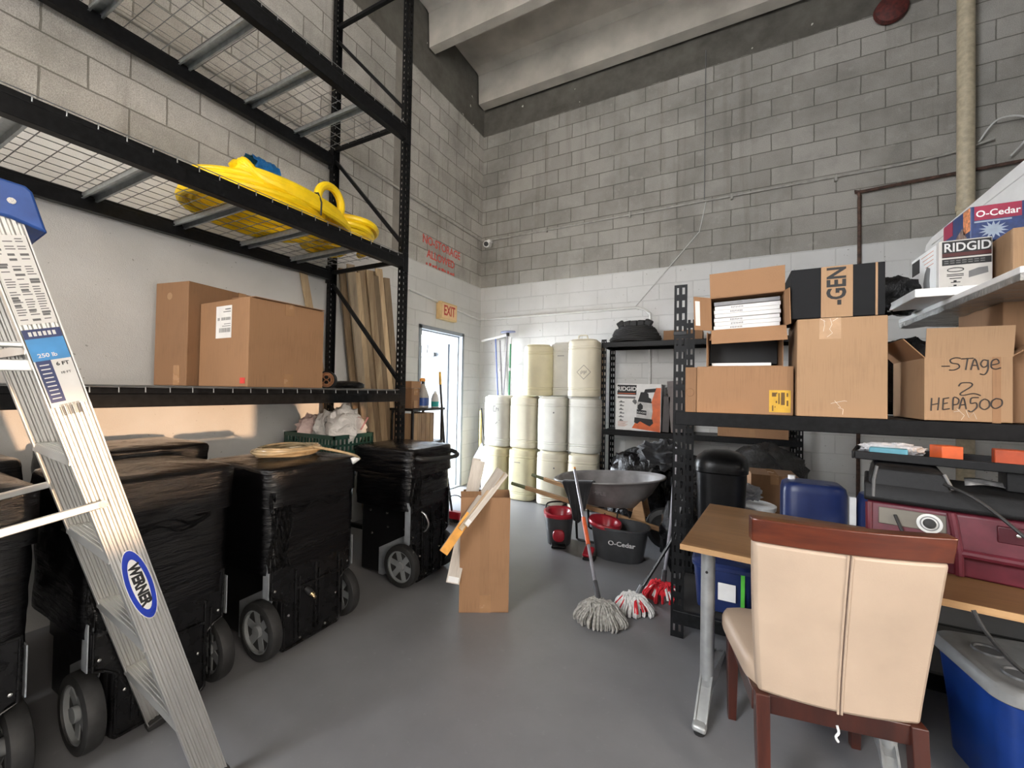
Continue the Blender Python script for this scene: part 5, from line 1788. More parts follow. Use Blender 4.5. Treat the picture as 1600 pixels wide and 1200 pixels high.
o = blob('bin_bag', film_mat('dark_grey_sack', (0.035, 0.034, 0.033), 0.4, 0.9, (1, 1, 1)), None, (0.33, 5.02, 0.66), (0.36, 0.24, 0.25), 17, amp=0.28, freq=2.0, flat=0.1)
tag(o, 'dark grey sack on the carton under the small shelving', 'bag', 'black bin bags')
carton('cardboard_box', 'brown carton on the floor under the dark grey sack', (-0.02, 4.70, 0.0), (0.70, 0.60, 0.42), 0, CARDD)
carton('cardboard_box', 'brown carton with tape standing between the black bin and the blue drum', (0.165, 4.05, 0.0), (0.34, 0.34, 0.765), 0.05, CARDD)
o = MB().tube([(0.33, 4.74, 0.86), (0.47, 4.74, 0.70)], 0.009, 8).build('black_rod', INK)
tag(o, 'short black rod lying on the dark grey sack', 'rod')
t = thing('bin', 'tall black plastic bin with rounded lid behind the desk', 'bin', (-0.05, 3.455, 0))
MB().lathe([(0.12, 0), (0.135, 0.01), (0.165, 0.86), (0.175, 0.87), (0.175, 0.90)], seg=36, sq=4).build('bin_body', BLKP, t)
MB().lathe([(0.178, 0.885), (0.178, 0.92), (0.165, 0.96), (0.12, 1.0), (0.05, 1.02), (0.002, 1.022)], seg=36, sq=3.4).build('bin_lid', BLKP, t, smooth=60)
t = thing('paint_pail', 'white lidded pail behind the desk next to the black bin', 'pail', (0.165, 3.72, 0))
MB().lathe([(0.13, 0), (0.135, 0.01), (0.148, 0.36)], seg=32).build('pail_body', WHITE, t)
MB().lathe([(0.155, 0.34), (0.158, 0.37), (0.145, 0.375), (0.135, 0.368), (0.002, 0.366)], seg=32).build('pail_lid', WHITE, t)
carton('cardboard_box', 'low brown carton under the white pail', (0.0, 3.62, 0.0), (0.32, 0.30, 0.215), 0, CARDD)
t.location.z = 0.218
o = blob('crumpled_plastic', film_mat('clear_grey_plastic', (0.40, 0.41, 0.44), 0.2, 1.0, (2, 2, 2)), None, (0.12, 3.78, 0.66), (0.10, 0.06, 0.06), 31, amp=0.35, freq=3)
tag(o, 'crumpled shiny plastic lying on the lid of the white pail', 'wrapping')
# ------------------------------------------------------------------ shelving rack on the right with cartons
DKB = pm('dark_shelf_board', (0.03, 0.028, 0.026), 0.6)
boltless('shelving_rack', 'tall black boltless rack on the right with one loaded beam level', -0.298, 2.14, 2.635, 3.25, (0.155, 1.322), 2.075, 0.078, 0.072, 1.965, board=DKB)
ra = bpy.data.objects['shelving_rack']
MB().box(-0.3005, -0.2265, 2.6325, 2.64, 1.775, 1.80).build('splice_plate', BLKP, ra, bevel=0.003)

HANDM = pm('marker_ink', (0.03, 0.022, 0.018), 0.6)
# long low carton with the yellow label, turned a little
b = carton('cardboard_box', 'long low cardboard box with a yellow label at the front of the right rack', (-0.170, 2.628, 1.322), (0.475, 0.30, 0.265), math.radians(5), CARD, tape=False)
MB().box(0.362, 0.462, -0.0012, 0, 0.015, 0.135).build('yellow_label', pm('yellow_label', (0.62, 0.36, 0.03), 0.45), b, smooth=0)
mb = MB()
for x0, z0, w_, h_ in ((0.375, 0.10, 0.02, 0.022), (0.405, 0.06, 0.006, 0.06), (0.417, 0.055, 0.018, 0.068), (0.395, 0.115, 0.005, 0.008), (0.443, 0.10, 0.007, 0.02), (0.443, 0.05, 0.008, 0.03), (0.376, 0.022, 0.006, 0.03), (0.393, 0.065, 0.006, 0.012), (0.388, 0.04, 0.004, 0.008)):
    mb.box(x0, x0 + w_, -0.0018, -0.001, z0, z0 + h_)
mb.build('label_print', pm('brown_print', (0.12, 0.06, 0.01), 0.6), b, smooth=0)
MB().box(-0.060, 0.0, 0.004, 0.26, 0.0, 0.262).build('side_flap', CARDD, b, bevel=0.003, loc=(-0.001, 0, 0))
mb = MB()
mb.tube([(-0.035 + 0.022 * math.cos(k * PI / 12), 0.0035, 0.115 + 0.024 * math.sin(k * PI / 12)) for k in range(24)], 0.0016, 5, closed=True)
mb.build('ring_stain', CARDD, b)


def open_box(name, label, loc, size, rz, mat, inner, flaps, rot=None):
    """carton lying on its side, mouth towards local -Y"""
    t = thing(name, label, 'box', loc, rz, None, rot)
    w_, d_, h_ = size
    th = 0.004
    mb = MB()
    mb.box(0, w_, 0, d_, 0, th)
    mb.box(0, w_, 0, d_, h_ - th, h_)
    mb.box(0, th, 0, d_, th, h_ - th)
    mb.box(w_ - th, w_, 0, d_, th, h_ - th)
    mb.box(th, w_ - th, d_ - th, d_, th, h_ - th)
    mb.build('carton', mat, t, smooth=0)
    for nm, ln, ang in flaps:
        f = MB()
        if nm == 'top':
            f.box(0, w_, -ln, 0, -th, 0)
            f.build('flap', mat, t, smooth=0, loc=(0, 0, h_), rot=(-ang, 0, 0))
        elif nm == 'bottom':
            f.box(0, w_, -ln, 0, 0, th)
            f.build('flap', mat, t, smooth=0, loc=(0, 0, 0), rot=(ang, 0, 0))
        elif nm == 'left':
            f.box(0, th, -ln, 0, 0, h_)
            f.build('flap', mat, t, smooth=0, loc=(0, 0, 0), rot=(0, 0, -ang))
        elif nm == 'right':
            f.box(-th, 0, -ln, 0, 0, h_)
            f.build('flap', mat, t, smooth=0, loc=(w_, 0, 0), rot=(0, 0, ang))
    return t


b2 = open_box('cardboard_box', 'open carton with a dark interior between the long box and the tilted box above', (-0.115, 2.70, 1.590), (0.375, 0.30, 0.195), math.radians(2), CARD, None, (('top', 0.05, -1.0), ('left', 0.055, 0.15)))
MB().box(0.02, 0.32, 0.02, 0.26, 0.006, 0.022).build('white_pad', WHITE, b2, smooth=0)
MB().box(0.01, 0.365, 0.16, 0.27, 0.024, 0.18).build('interior_shade_block', INK, b2, smooth=0)  # black block standing in for the shade inside the carton
b1 = open_box('cardboard_box', 'open carton tipped on its side showing flat white boxes, topmost left on the right rack', (-0.098, 2.655, 1.795), (0.365, 0.30, 0.190), math.radians(1), CARD, None,
              (('top', 0.135, 1.35), ('left', 0.125, 0.75), ('bottom', 0.09, 1.15), ('right', 0.06, 0.25)), rot=(0, math.radians(-2.0), math.radians(1)))
PATCH = MB().box(-0.0012, 0, -0.075, -0.035, 0.03, 0.16)
fl_ = [c for c in b1.children if c.name.startswith('flap')][1]
MB().box(0.0042, 0.0052, -0.118, -0.085, 0.025, 0.165).build('white_label', WHITE, fl_, smooth=0)
for i in range(7):
    t = thing('flat_box', 'flat white printed box stacked inside the tipped open carton', 'box', (-0.085 + 0.004 * (i % 2), 2.672 + 0.004 * (i % 3), 1.8005 + 0.0002 + i * 0.0232), math.radians(1), 'flat white boxes inside the open carton', (0, math.radians(-2.0), math.radians(1)))
    MB().box(0, 0.325, 0, 0.22, 0, 0.0215).build('sleeve', pm('flat_box_white', (0.70, 0.69, 0.68), 0.45, var=0.05) if i < 6 else pm('flat_box_grey', (0.22, 0.22, 0.23), 0.45), t, bevel=0.0015)
    mb = MB()
    rnd = random.Random(i)
    if i != 3:
        for q in range(8):
            x_ = 0.085 + q * 0.0078
            mb.box(x_, x_ + 0.0045, -0.0006, 0.0002, 0.005 + 0.001 * rnd.randint(0, 2), 0.0155)
        mb.build('printed_mark', INK2, t, smooth=0)
# tall carton
b = carton('cardboard_box', 'tall plain carton carrying the black box on the right rack', (0.312, 2.632, 1.323), (0.368, 0.36, 0.508), 0, CARD2, tape=False)
MB().box(0.095, 0.185, -0.0012, 0, 0.40, 0.508).build('clear_tape', pm('clear_tape', (0.46, 0.30, 0.18), 0.15, var=0.1), b, smooth=0)
CRINK = pm('tape_crinkle', (0.75, 0.66, 0.56), 0.2)
for pts in ([(0.115, 0.50), (0.117, 0.47), (0.112, 0.44)], [(0.14, 0.505), (0.148, 0.475), (0.138, 0.45), (0.15, 0.43), (0.128, 0.41)], [(0.15, 0.49), (0.172, 0.505)], [(0.10, 0.505), (0.12, 0.49)], [(0.145, 0.07), (0.20, 0.085), (0.21, 0.082)], [(0.175, 0.05), (0.195, 0.042), (0.193, 0.015)], [(0.16, 0.085), (0.185, 0.05)]):
    MB().tube([(x_, -0.0012, z_) for x_, z_ in pts], 0.0011, 5).build('tape_crease', CRINK, b)
# black GEN box
b = thing('black_box', 'black box with a tan stripe lettered GEN on top of the tall carton', 'box', (0.284, 2.634, 1.834))
MB().box(0, 0.386, 0, 0.34, 0, 0.262).build('carton', pm('black_printed_carton', (0.010, 0.0105, 0.012), 0.7, var=0.1, spec=0.2), b, bevel=0.004, smooth=0)
MB().box(0.130, 0.260, -0.0012, 0.0, 0.0, 0.262).build('tan_stripe', CARD2, b, smooth=0)
MB().box(0.348, 0.357, -0.0012, 0.0, 0.0, 0.262).build('tan_line', CARD2, b, smooth=0)
text('box_lettering', '-GEN', 0.108, INK, b, (0.197, -0.0018, 0.160), (PI / 2, -PI / 2, 0), sx=0.78, bold=0.003)

# carton with handwriting
b = thing('cardboard_box', 'open-flapped carton marked STAGE 2 HEPA 500 in black marker', 'box', (0.812, 2.634, 1.323))
mb = MB()
w_, d_, h_ = 0.288, 0.42, 0.295
for a in ((0, w_, 0, 0.004, 0, h_), (0, w_, d_ - 0.004, d_, 0, h_), (0, 0.004, 0.004, d_ - 0.004, 0, h_), (w_ - 0.004, w_, 0.004, d_ - 0.004, 0, h_), (0, w_, 0, d_, 0, 0.004)):
    mb.box(*a)
mb.build('carton', CARD2, b, smooth=0)
MB().box(0.0, w_, 0, 0.004, 0, 0.138).build('flap', CARD2, b, smooth=0, loc=(0.003, 0.0, h_), rot=(0.12, 0, 0))
MB().box(0.0, 0.004, 0, d_, 0, 0.12).build('flap', CARD, b, smooth=0, loc=(0.0, 0.0, h_), rot=(0, -0.7, 0))
MB().box(-0.004, 0.0, 0, d_, 0, 0.12).build('flap', CARD, b, smooth=0, loc=(w_, 0.0, h_), rot=(0, 0.9, 0))
MB().box(0.225, 0.252, -0.0008, 0, 0.0, h_).build('seam', CARD, b, smooth=0)


def hw(x, y):
    return ((x - 1444) * 0.00211, (657 - y) * 0.00297)


strokes = [[(1472, 571), (1485, 571)], [(1502, 559), (1494, 558), (1486, 561), (1488, 566), (1498, 568), (1500, 573), (1492, 577), (1484, 577)],
           [(1503, 560), (1522, 559)], [(1513, 560), (1510, 577)], [(1518, 577), (1524, 560), (1530, 577)], [(1520, 570), (1528, 570)],
           [(1543, 563), (1537, 562), (1533, 568), (1537, 573), (1543, 570), (1544, 562), (1544, 576), (1539, 584), (1532, 583)],
           [(1549, 570), (1560, 567), (1557, 561), (1550, 564), (1549, 573), (1555, 576), (1563, 574)],
           [(1499, 602), (1504, 597), (1518, 597), (1519, 602), (1502, 613), (1506, 616), (1522, 613), (1533, 616)],
           [(1456, 621), (1455, 641)], [(1468, 620), (1466, 640)], [(1455, 632), (1468, 629)], [(1475, 622), (1474, 639)], [(1474, 622), (1484, 620)], [(1474, 630), (1482, 628)], [(1474, 639), (1485, 637)],
           [(1490, 639), (1491, 620), (1499, 622), (1498, 629), (1491, 631)], [(1500, 637), (1506, 619), (1511, 637)], [(1502, 631), (1510, 630)],
           [(1530, 619), (1519, 620), (1518, 628), (1526, 627), (1527, 634), (1519, 641), (1514, 639)],
           [(1539, 621), (1533, 625), (1532, 633), (1539, 637), (1546, 632), (1545, 624), (1539, 621)], [(1556, 620), (1550, 624), (1549, 631), (1555, 635), (1564, 630), (1564, 622), (1556, 620)]]
for i, s_ in enumerate(strokes):
    pts = [Vector((*[hw(*p)[0]], -0.0008, hw(*p)[1])) for p in s_]
    MB().tube(smooth_pts(pts, 4) if len(pts) > 2 else pts, 0.0027, 6).build('marker_stroke', HANDM, b)
for pts in ([(0.11, 0.06), (0.135, 0.03), (0.125, 0.01)], [(0.14, 0.055), (0.15, 0.02), (0.165, 0.045), (0.175, 0.015)], [(0.10, 0.045), (0.12, 0.05)]):
    MB().tube([(x_, -0.0012, z_) for x_, z_ in pts], 0.001, 5).build('tape_crease', CRINK, b)
carton('cardboard_box', 'tall brown carton at the right edge behind the HEPA carton', (1.105, 2.72, 1.323), (0.42, 0.42, 0.552), 0, CARDD, tape=False)
o = blob('black_plastic_sheet', BAG, None, (0.90, 3.14, 1.322 + 0.215), (0.19, 0.085, 0.22), 5, amp=0.2, freq=2.2, flat=0.06)
tag(o, 'bundle of black plastic sheeting behind the HEPA carton on the right rack', 'sheet')
FOIL = film_mat('silver_foil_facing', (0.42, 0.42, 0.41), 0.25, 0.7, (0.6, 2.2, 1.0))
FOIL.node_tree.nodes['Principled BSDF'].inputs['Metallic'].default_value = 0.7
t = thing('insulation_panel', 'long white insulation panel with foil underside jutting from the right rack', 'panel', (0, 0, 0))
MB().box(0.955, 1.70, 2.24, 3.50, 1.902, 1.928).build('white_board', WHITE, t, bevel=0.003)
from mathutils import noise as _nz
fb_ = MB()
rings = []
for j in range(41):
    y_ = 2.245 + 1.25 * j / 40
    ring = []
    for k in range(24):
        x_ = 0.957 + 0.74 * k / 23
        ring.append(Vector((x_, y_, 1.880 - 0.012 * abs(_nz.noise(Vector((x_ * 9, y_ * 7, 0.3)))) - 0.004)))
    ring += [Vector((1.697, y_, 1.9015)), Vector((0.957, y_, 1.9015))]
    rings.append(ring)
fb_.loft(rings)
fb_.build('foil_facing', FOIL, t, smooth=50)
t = thing('insulation_panel', 'smaller white board lying on the foil panel under the black and white vacuum box', 'panel', (0, 0, 0))
MB().box(0.815, 1.16, 2.76, 3.30, 1.930, 1.972).build('white_board', WHITE, t, bevel=0.003)
# second vacuum box
b = thing('printed_box', 'black and white vacuum box on the white board high on the right rack', 'box', (0.948, 2.90, 1.974))
bw, bd, bh = 0.195, 0.36, 0.262
GREYC = pm('grey_white_carton', (0.50, 0.48, 0.45), 0.5, var=0.05)
MB().box(0, bw, 0, bd, 0, bh).build('carton', GREYC, b, bevel=0.003, smooth=0)
MB().box(0.012, bw - 0.004, -0.001, 0, bh - 0.088, bh - 0.006).build('logo_panel', INK, b, smooth=0)
MB().box(0.012, bw - 0.004, -0.0014, 0, bh - 0.084, bh - 0.066).build('logo_base', pm('dark_red_print', (0.06, 0.008, 0.008), 0.5), b, smooth=0)
text('logo_lettering', 'RIDGID', 0.062, pm('pale_grey_print', (0.58, 0.58, 0.58), 0.5), b, (0.104, -0.002, bh - 0.040), (PI / 2, 0, 0), sx=0.84, bold=0.001)
MB().box(0.012, bw - 0.004, -0.001, 0, bh - 0.128, bh - 0.096).build('text_bar', INK, b, smooth=0)
mb = MB()
for k in range(2):
    for q in range(7):
        mb.box(0.02 + q * 0.022, 0.036 + q * 0.022, -0.0016, 0, bh - 0.108 - k * 0.011, bh - 0.104 - k * 0.011)
mb.build('bar_text', INK2, b, smooth=0)
mb = MB()
mb.tube([(0.062 + 0.030 * math.cos(k * PI / 10), -0.001, 0.110 + 0.010 * math.sin(k * PI / 10)) for k in range(20)], 0.002, 5, closed=True)
for z_, a0, a1 in ((0.085, 0.03, 0.092), (0.077, 0.03, 0.092), (0.064, 0.04, 0.085), (0.044, 0.045, 0.08), (0.022, 0.035, 0.088)):
    mb.box(a0, a1, -0.001, 0, z_, z_ + 0.004)
for z_ in (0.048, 0.026):
    mb.box(0.055, 0.066, -0.001, 0, z_, z_ + 0.008)
mb.build('printed_icons', INK, b, smooth=0)
MB().prism([(0.11, 0.065), (0.18, 0.085), (0.178, 0.115), (0.145, 0.112), (0.11, 0.098)], (0, -0.001, 0), (1, 0, 0), (0, 0, 1), (0, 1, 0), 0.0006).build('printed_picture', INK2, b, smooth=0)
MB().box(-0.001, 0, 0.03, bd - 0.005, 0.005, bh - 0.005).build('side_print', WHITE, b, smooth=0)
MB().box(-0.0015, 0, bd - 0.12, bd - 0.01, bh - 0.10, bh - 0.02).build('side_logo', INK, b, smooth=0)
MB().prism([(0.10, 0.02), (0.18, 0.02), (0.19, 0.09), (0.17, 0.14), (0.14, 0.17), (0.10, 0.15), (0.11, 0.09)], (-0.0016, 0, 0), (0, 1, 0), (0, 0, 1), (1, 0, 0), 0.0006).build('side_picture', INK2, b, smooth=0)
mb = MB()
for q in range(4):
    mb.box(-0.0015, 0, 0.06, 0.22 - 0.02 * q, bh - 0.03 - q * 0.022, bh - 0.026 - q * 0.022)
mb.build('side_text', pm('pale_red_print', (0.6, 0.28, 0.2), 0.5), b, smooth=0)
carton('cardboard_box', 'brown carton at the right edge beside the black and white vacuum box', (1.170, 2.80, 1.930), (0.42, 0.38, 0.305), math.radians(-4), CARD2, tape=False)
# mop refill box
b = thing('printed_box', 'blue and red mop refill box lying on the vacuum box high at the right edge', 'box', (1.10, 3.00, 2.242))
bw, bd, bh = 0.46, 0.30, 0.185
BLB = pm('dark_blue_print', (0.012, 0.035, 0.14), 0.4, var=0.2, scale=40)
MB().box(0, bw, 0, bd, 0, bh).build('carton', BLB, b, bevel=0.003, smooth=0)
RDP = pm('crimson_print', (0.30, 0.012, 0.05), 0.4)
MB().box(0.015, 0.185, -0.001, 0, bh - 0.075, bh - 0.002).build('logo_panel', RDP, b, smooth=0)
text('logo_lettering', 'O-Cedar', 0.046, WHITE, b, (0.10, -0.0016, bh - 0.044), (PI / 2, 0, 0), sx=0.95, bold=0.0006)
mb = MB()
mb.prism([((0.024 + 0.022 * (k % 2)) * math.cos(k * PI / 14) * 1.2, (0.024 + 0.022 * (k % 2)) * math.sin(k * PI / 14)) for k in range(28)], (0.085, -0.001, 0.055), (1, 0, 0), (0, 0, 1), (0, 1, 0), 0.0006)
mb.build('printed_burst', pm('pale_blue_print', (0.30, 0.36, 0.45), 0.5), b, smooth=0)
MB().box(0.015, 0.15, -0.001, 0, 0.098, 0.106).build('printed_text', MATS['pale_blue_print'], b, smooth=0)
MB().box(-0.001, 0, 0.0, 0.07, 0.06, bh - 0.005).build('side_picture', pm('orange_print_soft', (0.68, 0.25, 0.10), 0.5, var=0.4, scale=50), b, smooth=0)
MB().box(-0.001, 0, 0.19, bd, bh - 0.085, bh - 0.005).build('side_logo', RDP, b, smooth=0)
MB().prism([(0.02, 0.01), (0.16, 0.01), (0.15, 0.07), (0.08, 0.10), (0.05, 0.06)], (-0.001, 0, 0), (0, 1, 0), (0, 0, 1), (1, 0, 0), 0.0006).build('side_picture', pm('brown_grey_print', (0.22, 0.15, 0.12), 0.5, var=0.4, scale=40), b, smooth=0)
# white trim board on the very top
t = thing('gutter_length', 'long white plastic gutter length lying behind the mop refill box at the upper right', 'gutter', (0, 0, 0))
poly = [(3.02, 2.430), (3.02, 2.73), (3.30, 2.73), (4.42, 2.70), (4.52, 2.675), (4.55, 2.63), (4.50, 2.60), (4.20, 2.56), (3.70, 2.50), (3.29, 2.430)]
MB().prism(poly, (1.40, 0, 0), (0, 1, 0), (0, 0, 1), (1, 0, 0), 0.12).build('gutter_body', pm('white_pvc', (0.72, 0.71, 0.69), 0.35, var=0.03), t, bevel=0.008)
MB().bar((1.398, 3.05, 2.655), (1.398, 4.40, 2.640), 0.008, 0.012, up=(0, 0, 1)).build('bead', MATS['white_pvc'], t, bevel=0.002)
o = blob('black_bag', BAG, None, (0.845, 3.42, 1.99), (0.13, 0.10, 0.11), 15, amp=0.3, freq=2.4)
o.location.z = 0
tag(o, 'small black plastic bag at the back end of the white board on the right rack', 'bag')
o.location = (0, -0.22, 0.03)

# ------------------------------------------------------------------ desk
DA = math.radians(-6)
t = thing('desk', 'brown wood top desk with grey metal legs standing under the right rack', 'desk', (-0.192, 2.035, 0), DA)
DW = wood('desk_laminate', (0.15, 0.075, 0.030), (0.27, 0.145, 0.062), 'X', 7, 0.38)
MB().box(0, 1.78, 0, 0.84, 0.725, 0.75).build('desk_top', DW, t, bevel=0.003)
MB().box(-0.001, 1.781, -0.003, 0.003, 0.7255, 0.7495).build('edge_band', wood('desk_edge', (0.34, 0.19, 0.08), (0.5, 0.30, 0.14), 'X', 7, 0.4), t, smooth=0)
LEGM = pm('silver_leg_paint', (0.36, 0.37, 0.37), 0.38, metal=0.35)
for x_ in (0.10, 0.72, 1.70):
    lg = MB().lathe([(0.030, 0.12), (0.030, 0.725)], (x_, 0.11, 0), 20, sx=1.0, sy=1.2).build('leg', LEGM, t)
    mb = MB()
    for s_ in (-0.022, 0.022):
        mb.loft([[Vector((x_ + s_ + a, b_, c_)) for a, b_, c_ in ((-0.004, y_, z0), (0.004, y_, z0), (0.004, y_, z1), (-0.004, y_, z1))] for y_, z0, z1 in ((-0.07, 0.015, 0.035), (0.05, 0.075, 0.13), (0.11, 0.09, 0.16), (0.28, 0.05, 0.12), (0.54, 0.015, 0.04))])
    mb.loft([[Vector((x_ + a, b_, c_)) for a, b_, c_ in ((-0.022, y_, z0), (0.022, y_, z0), (0.022, y_, z1), (-0.022, y_, z1))] for y_, z0, z1 in ((-0.06, 0.016, 0.030), (0.05, 0.078, 0.118), (0.11, 0.092, 0.148), (0.28, 0.052, 0.108), (0.53, 0.016, 0.034))])
    mb.build('leg_bracket', LEGM, lg, smooth=0)
    MB().box(x_ - 0.028, x_ + 0.028, -0.10, -0.055, 0.012, 0.04).build('foot_cap', LEGM, lg, bevel=0.01)
    MB().lathe([(0.022, 0.0), (0.024, 0.013)], (x_, -0.078, 0), 16).build('glide', RUB, lg)
    MB().cyl((x_, 0.073, 0.62), (x_, 0.0705, 0.62), 0.006, seg=10).build('screw', INK, lg)

# ------------------------------------------------------------------ chair seen from behind
t = thing('dining_chair', 'cream leather dining chair with dark red wood frame seen from behind', 'chair', (0.315, 1.712, 0), math.radians(9.5))
LEA = pm('cream_leather', (0.49, 0.372, 0.275), 0.42, var=0.05, scale=6, bump=0.06, bscale=180, coat=0.05)
CHW = wood('mahogany_stain', (0.045, 0.008, 0.004), (0.15, 0.032, 0.011), 'X', 6, 0.28, 0.35)
CHV = wood('mahogany_leg', (0.026, 0.006, 0.004), (0.075, 0.017, 0.009), 'Z', 6, 0.3, 0.3)


def back_pt(u, v, off):
    """u -1..1 across, v 0..1 up the back, off = towards the sitter"""
    hw_ = 0.226 + 0.036 * v + 0.004 * math.sin(v * PI)
    z = 0.415 + 0.61 * v
    y = -0.085 * v ** 1.3 - 0.030 * (1 - u * u) + off
    return Vector((hw_ * u, y, z))


def slab(v0, v1, off0, off1, nu=24, nv=10, edge=0.985):
    rings = []
    for j in range(nv + 1):
        v = v0 + (v1 - v0) * j / nv
        ring = [back_pt(edge * (-1 + 2 * i / nu), v, off0) for i in range(nu + 1)] + [back_pt(edge * (1 - 2 * i / nu), v, off1) for i in range(nu + 1)]
        rings.append(ring)
    m_ = MB()
    m_.loft(rings)
    return m_


MB_ = slab(0.0, 0.868, 0.0, 0.055)
MB_.build('backrest', LEA, t, bevel=0.012, smooth=50)
slab(0.870, 1.0, -0.004, 0.046, edge=1.01).build('top_rail', CHW, t, bevel=0.004, smooth=50)
zp = MB()
for uo in (-0.022, 0.022):
    zp.tube([back_pt(uo, v / 20 * 0.868, -0.0015) for v in range(21)], 0.0035, 6)
zp.build('welt', LEA, t)
MB().tube([back_pt(0.0, v / 20 * 0.868, -0.0002) for v in range(21)], 0.0028, 6).build('zipper', pm('zipper_brown', (0.12, 0.08, 0.06), 0.5), t)
MB().tube(smooth_pts([(0.0, -0.012, 0.365), (0.004, -0.014, 0.345), (-0.004, -0.014, 0.33), (0.003, -0.013, 0.315)], 3), 0.004, 6).build('loose_thread', WHITE, t)
MB().box(-0.195, 0.195, -0.010, 0.012, 0.352, 0.416).build('back_apron', CHV, t, bevel=0.003)
for s_ in (-1, 1):
    MB().loft([[Vector((s_ * (0.212 + dx), y_ + dy, z_)) for dx, dy in ((-w2, -w2), (w2, -w2), (w2, w2), (-w2, w2))] for z_, y_, w2 in ((0.0, -0.055, 0.016), (0.20, -0.02, 0.020), (0.415, 0.005, 0.022))]).build('leg', CHV, t, bevel=0.003, smooth=0)
    MB().loft([[Vector((s_ * 0.225 + dx, 0.440 + dy, z_)) for dx, dy in ((-w2, -w2), (w2, -w2), (w2, w2), (-w2, w2))] for z_, w2 in ((0.0, 0.016), (0.40, 0.024))]).build('leg', CHV, t, bevel=0.003, smooth=0)
    MB().box(s_ * 0.225 - 0.012, s_ * 0.225 + 0.012, 0.02, 0.43, 0.335, 0.405).build('side_apron', CHV, t, bevel=0.003)
MB().box(-0.22, 0.22, 0.43, 0.455, 0.335, 0.405).build('front_apron', CHV, t, bevel=0.003)
mb = MB()
rings = []
for z_, k in ((0.395, 0.985), (0.405, 1.0), (0.445, 1.0), (0.465, 0.975), (0.474, 0.92), (0.478, 0.6), (0.479, 0.1)):
    ring = []
    for i in range(48):
        a = 2 * PI * i / 48
        q = (abs(math.cos(a)) ** 7 + abs(math.sin(a)) ** 7) ** (-1 / 7)
        x_ = 0.258 * math.cos(a) * q * k
        y_ = 0.232 * math.sin(a) * q * k
        ring.append(Vector((x_ * (1.0 + 0.08 * (y_ / 0.23)), 0.262 + y_, z_)))
    rings.append(ring)
mb.loft(rings)
mb.build('seat', LEA, t, smooth=60)

# ------------------------------------------------------------------ maroon machine on the desk
MAR = pm('maroon_plastic', (0.10, 0.010, 0.020), 0.42, var=0.12, scale=30)
BLKT = pm('textured_black_plastic', (0.008, 0.008, 0.0085), 0.5, var=0.2, scale=60, spec=0.25, bump=0.1, bscale=200)
MA = math.radians(-13)
t = thing('extractor_machine', 'maroon and black cleaning machine with control dial on the desk', 'machine', (0.520, 2.262, 0.7515), MA)
W_ = 0.80
mb = MB()
mb.loft([[Vector(p) for p in ((0.02, 0.01, z), (W_ - 0.02, 0.01, z), (W_ - 0.02, 0.30, z), (0.02, 0.30, z))] if z < 0.09 else [Vector(p) for p in ((0.0, 0.0 + o_, z), (W_, 0.0 + o_, z), (W_, 0.32, z), (0.0, 0.32, z))] for z, o_ in ((0.0, 0), (0.075, 0), (0.095, -0.012), (0.235, 0.012), (0.245, 0.03))])
mb.build('tank_body', MAR, t, bevel=0.008)
MB().tube([(0.0, -0.012, 0.095), (W_, -0.012, 0.095)], 0.016, 10).build('moulded_rib', MAR, t)
MB().tube([(0.265, -0.010, 0.01), (0.262, -0.016, 0.10), (0.250, -0.004, 0.20), (0.245, 0.006, 0.235)], 0.014, 10).build('moulded_rib', MAR, t)
MB().tube([(0.012, -0.002, 0.01), (0.006, -0.010, 0.10), (0.004, 0.006, 0.235)], 0.012, 10).build('moulded_rib', MAR, t)
tl = -math.atan2(0.024, 0.14)
fr = Matrix.Translation((0, -0.0135, 0.095)) @ Matrix.Rotation(tl, 4, 'X')
mb = MB()
mb.box(0.035, 0.232, -0.004, 0.0, 0.062, 0.128, mat=fr)
cp = mb.build('control_panel', pm('brushed_panel', (0.14, 0.125, 0.10), 0.4, metal=0.3, stretch=(0.1, 1, 1)), t, bevel=0.002)
mb = MB()
dm = fr @ Matrix.Translation((0.185, -0.004, 0.090)) @ Matrix.Rotation(PI / 2, 4, 'X')
mb.lathe([(0.037, 0.0), (0.037, 0.003), (0.002, 0.003)], mat=dm, seg=28)
mb.build('dial_plate', pm('dial_white', (0.62, 0.62, 0.60), 0.4), cp)
MB().lathe([(0.019, 0.003), (0.017, 0.020), (0.010, 0.022), (0.002, 0.022)], mat=dm, seg=20).build('dial_knob', INK, cp)
MB().lathe([(0.028, 0.003), (0.028, 0.0038), (0.024, 0.0038), (0.024, 0.003)], mat=dm, seg=28, cap0=False, cap1=False).build('dial_ring', INK2, cp)
MB().bar(fr @ Vector((0.085, -0.008, 0.105)), fr @ Vector((0.105, -0.03, 0.045)), 0.012, 0.006).build('lever', INK, cp, bevel=0.002)
MB().box(0.36, 0.46, -0.004, 0.02, 0.155, 0.215).build('recess_plate', pm('dark_maroon', (0.06, 0.006, 0.012), 0.4), t, bevel=0.004)
MB().lathe([(0.008, 0), (0.006, 0.005), (0.001, 0.007)], mat=Matrix.Translation((0.41, -0.004, 0.19)) @ Matrix.Rotation(PI / 2, 4, 'X'), seg=12).build('rivet', SCREW, t)
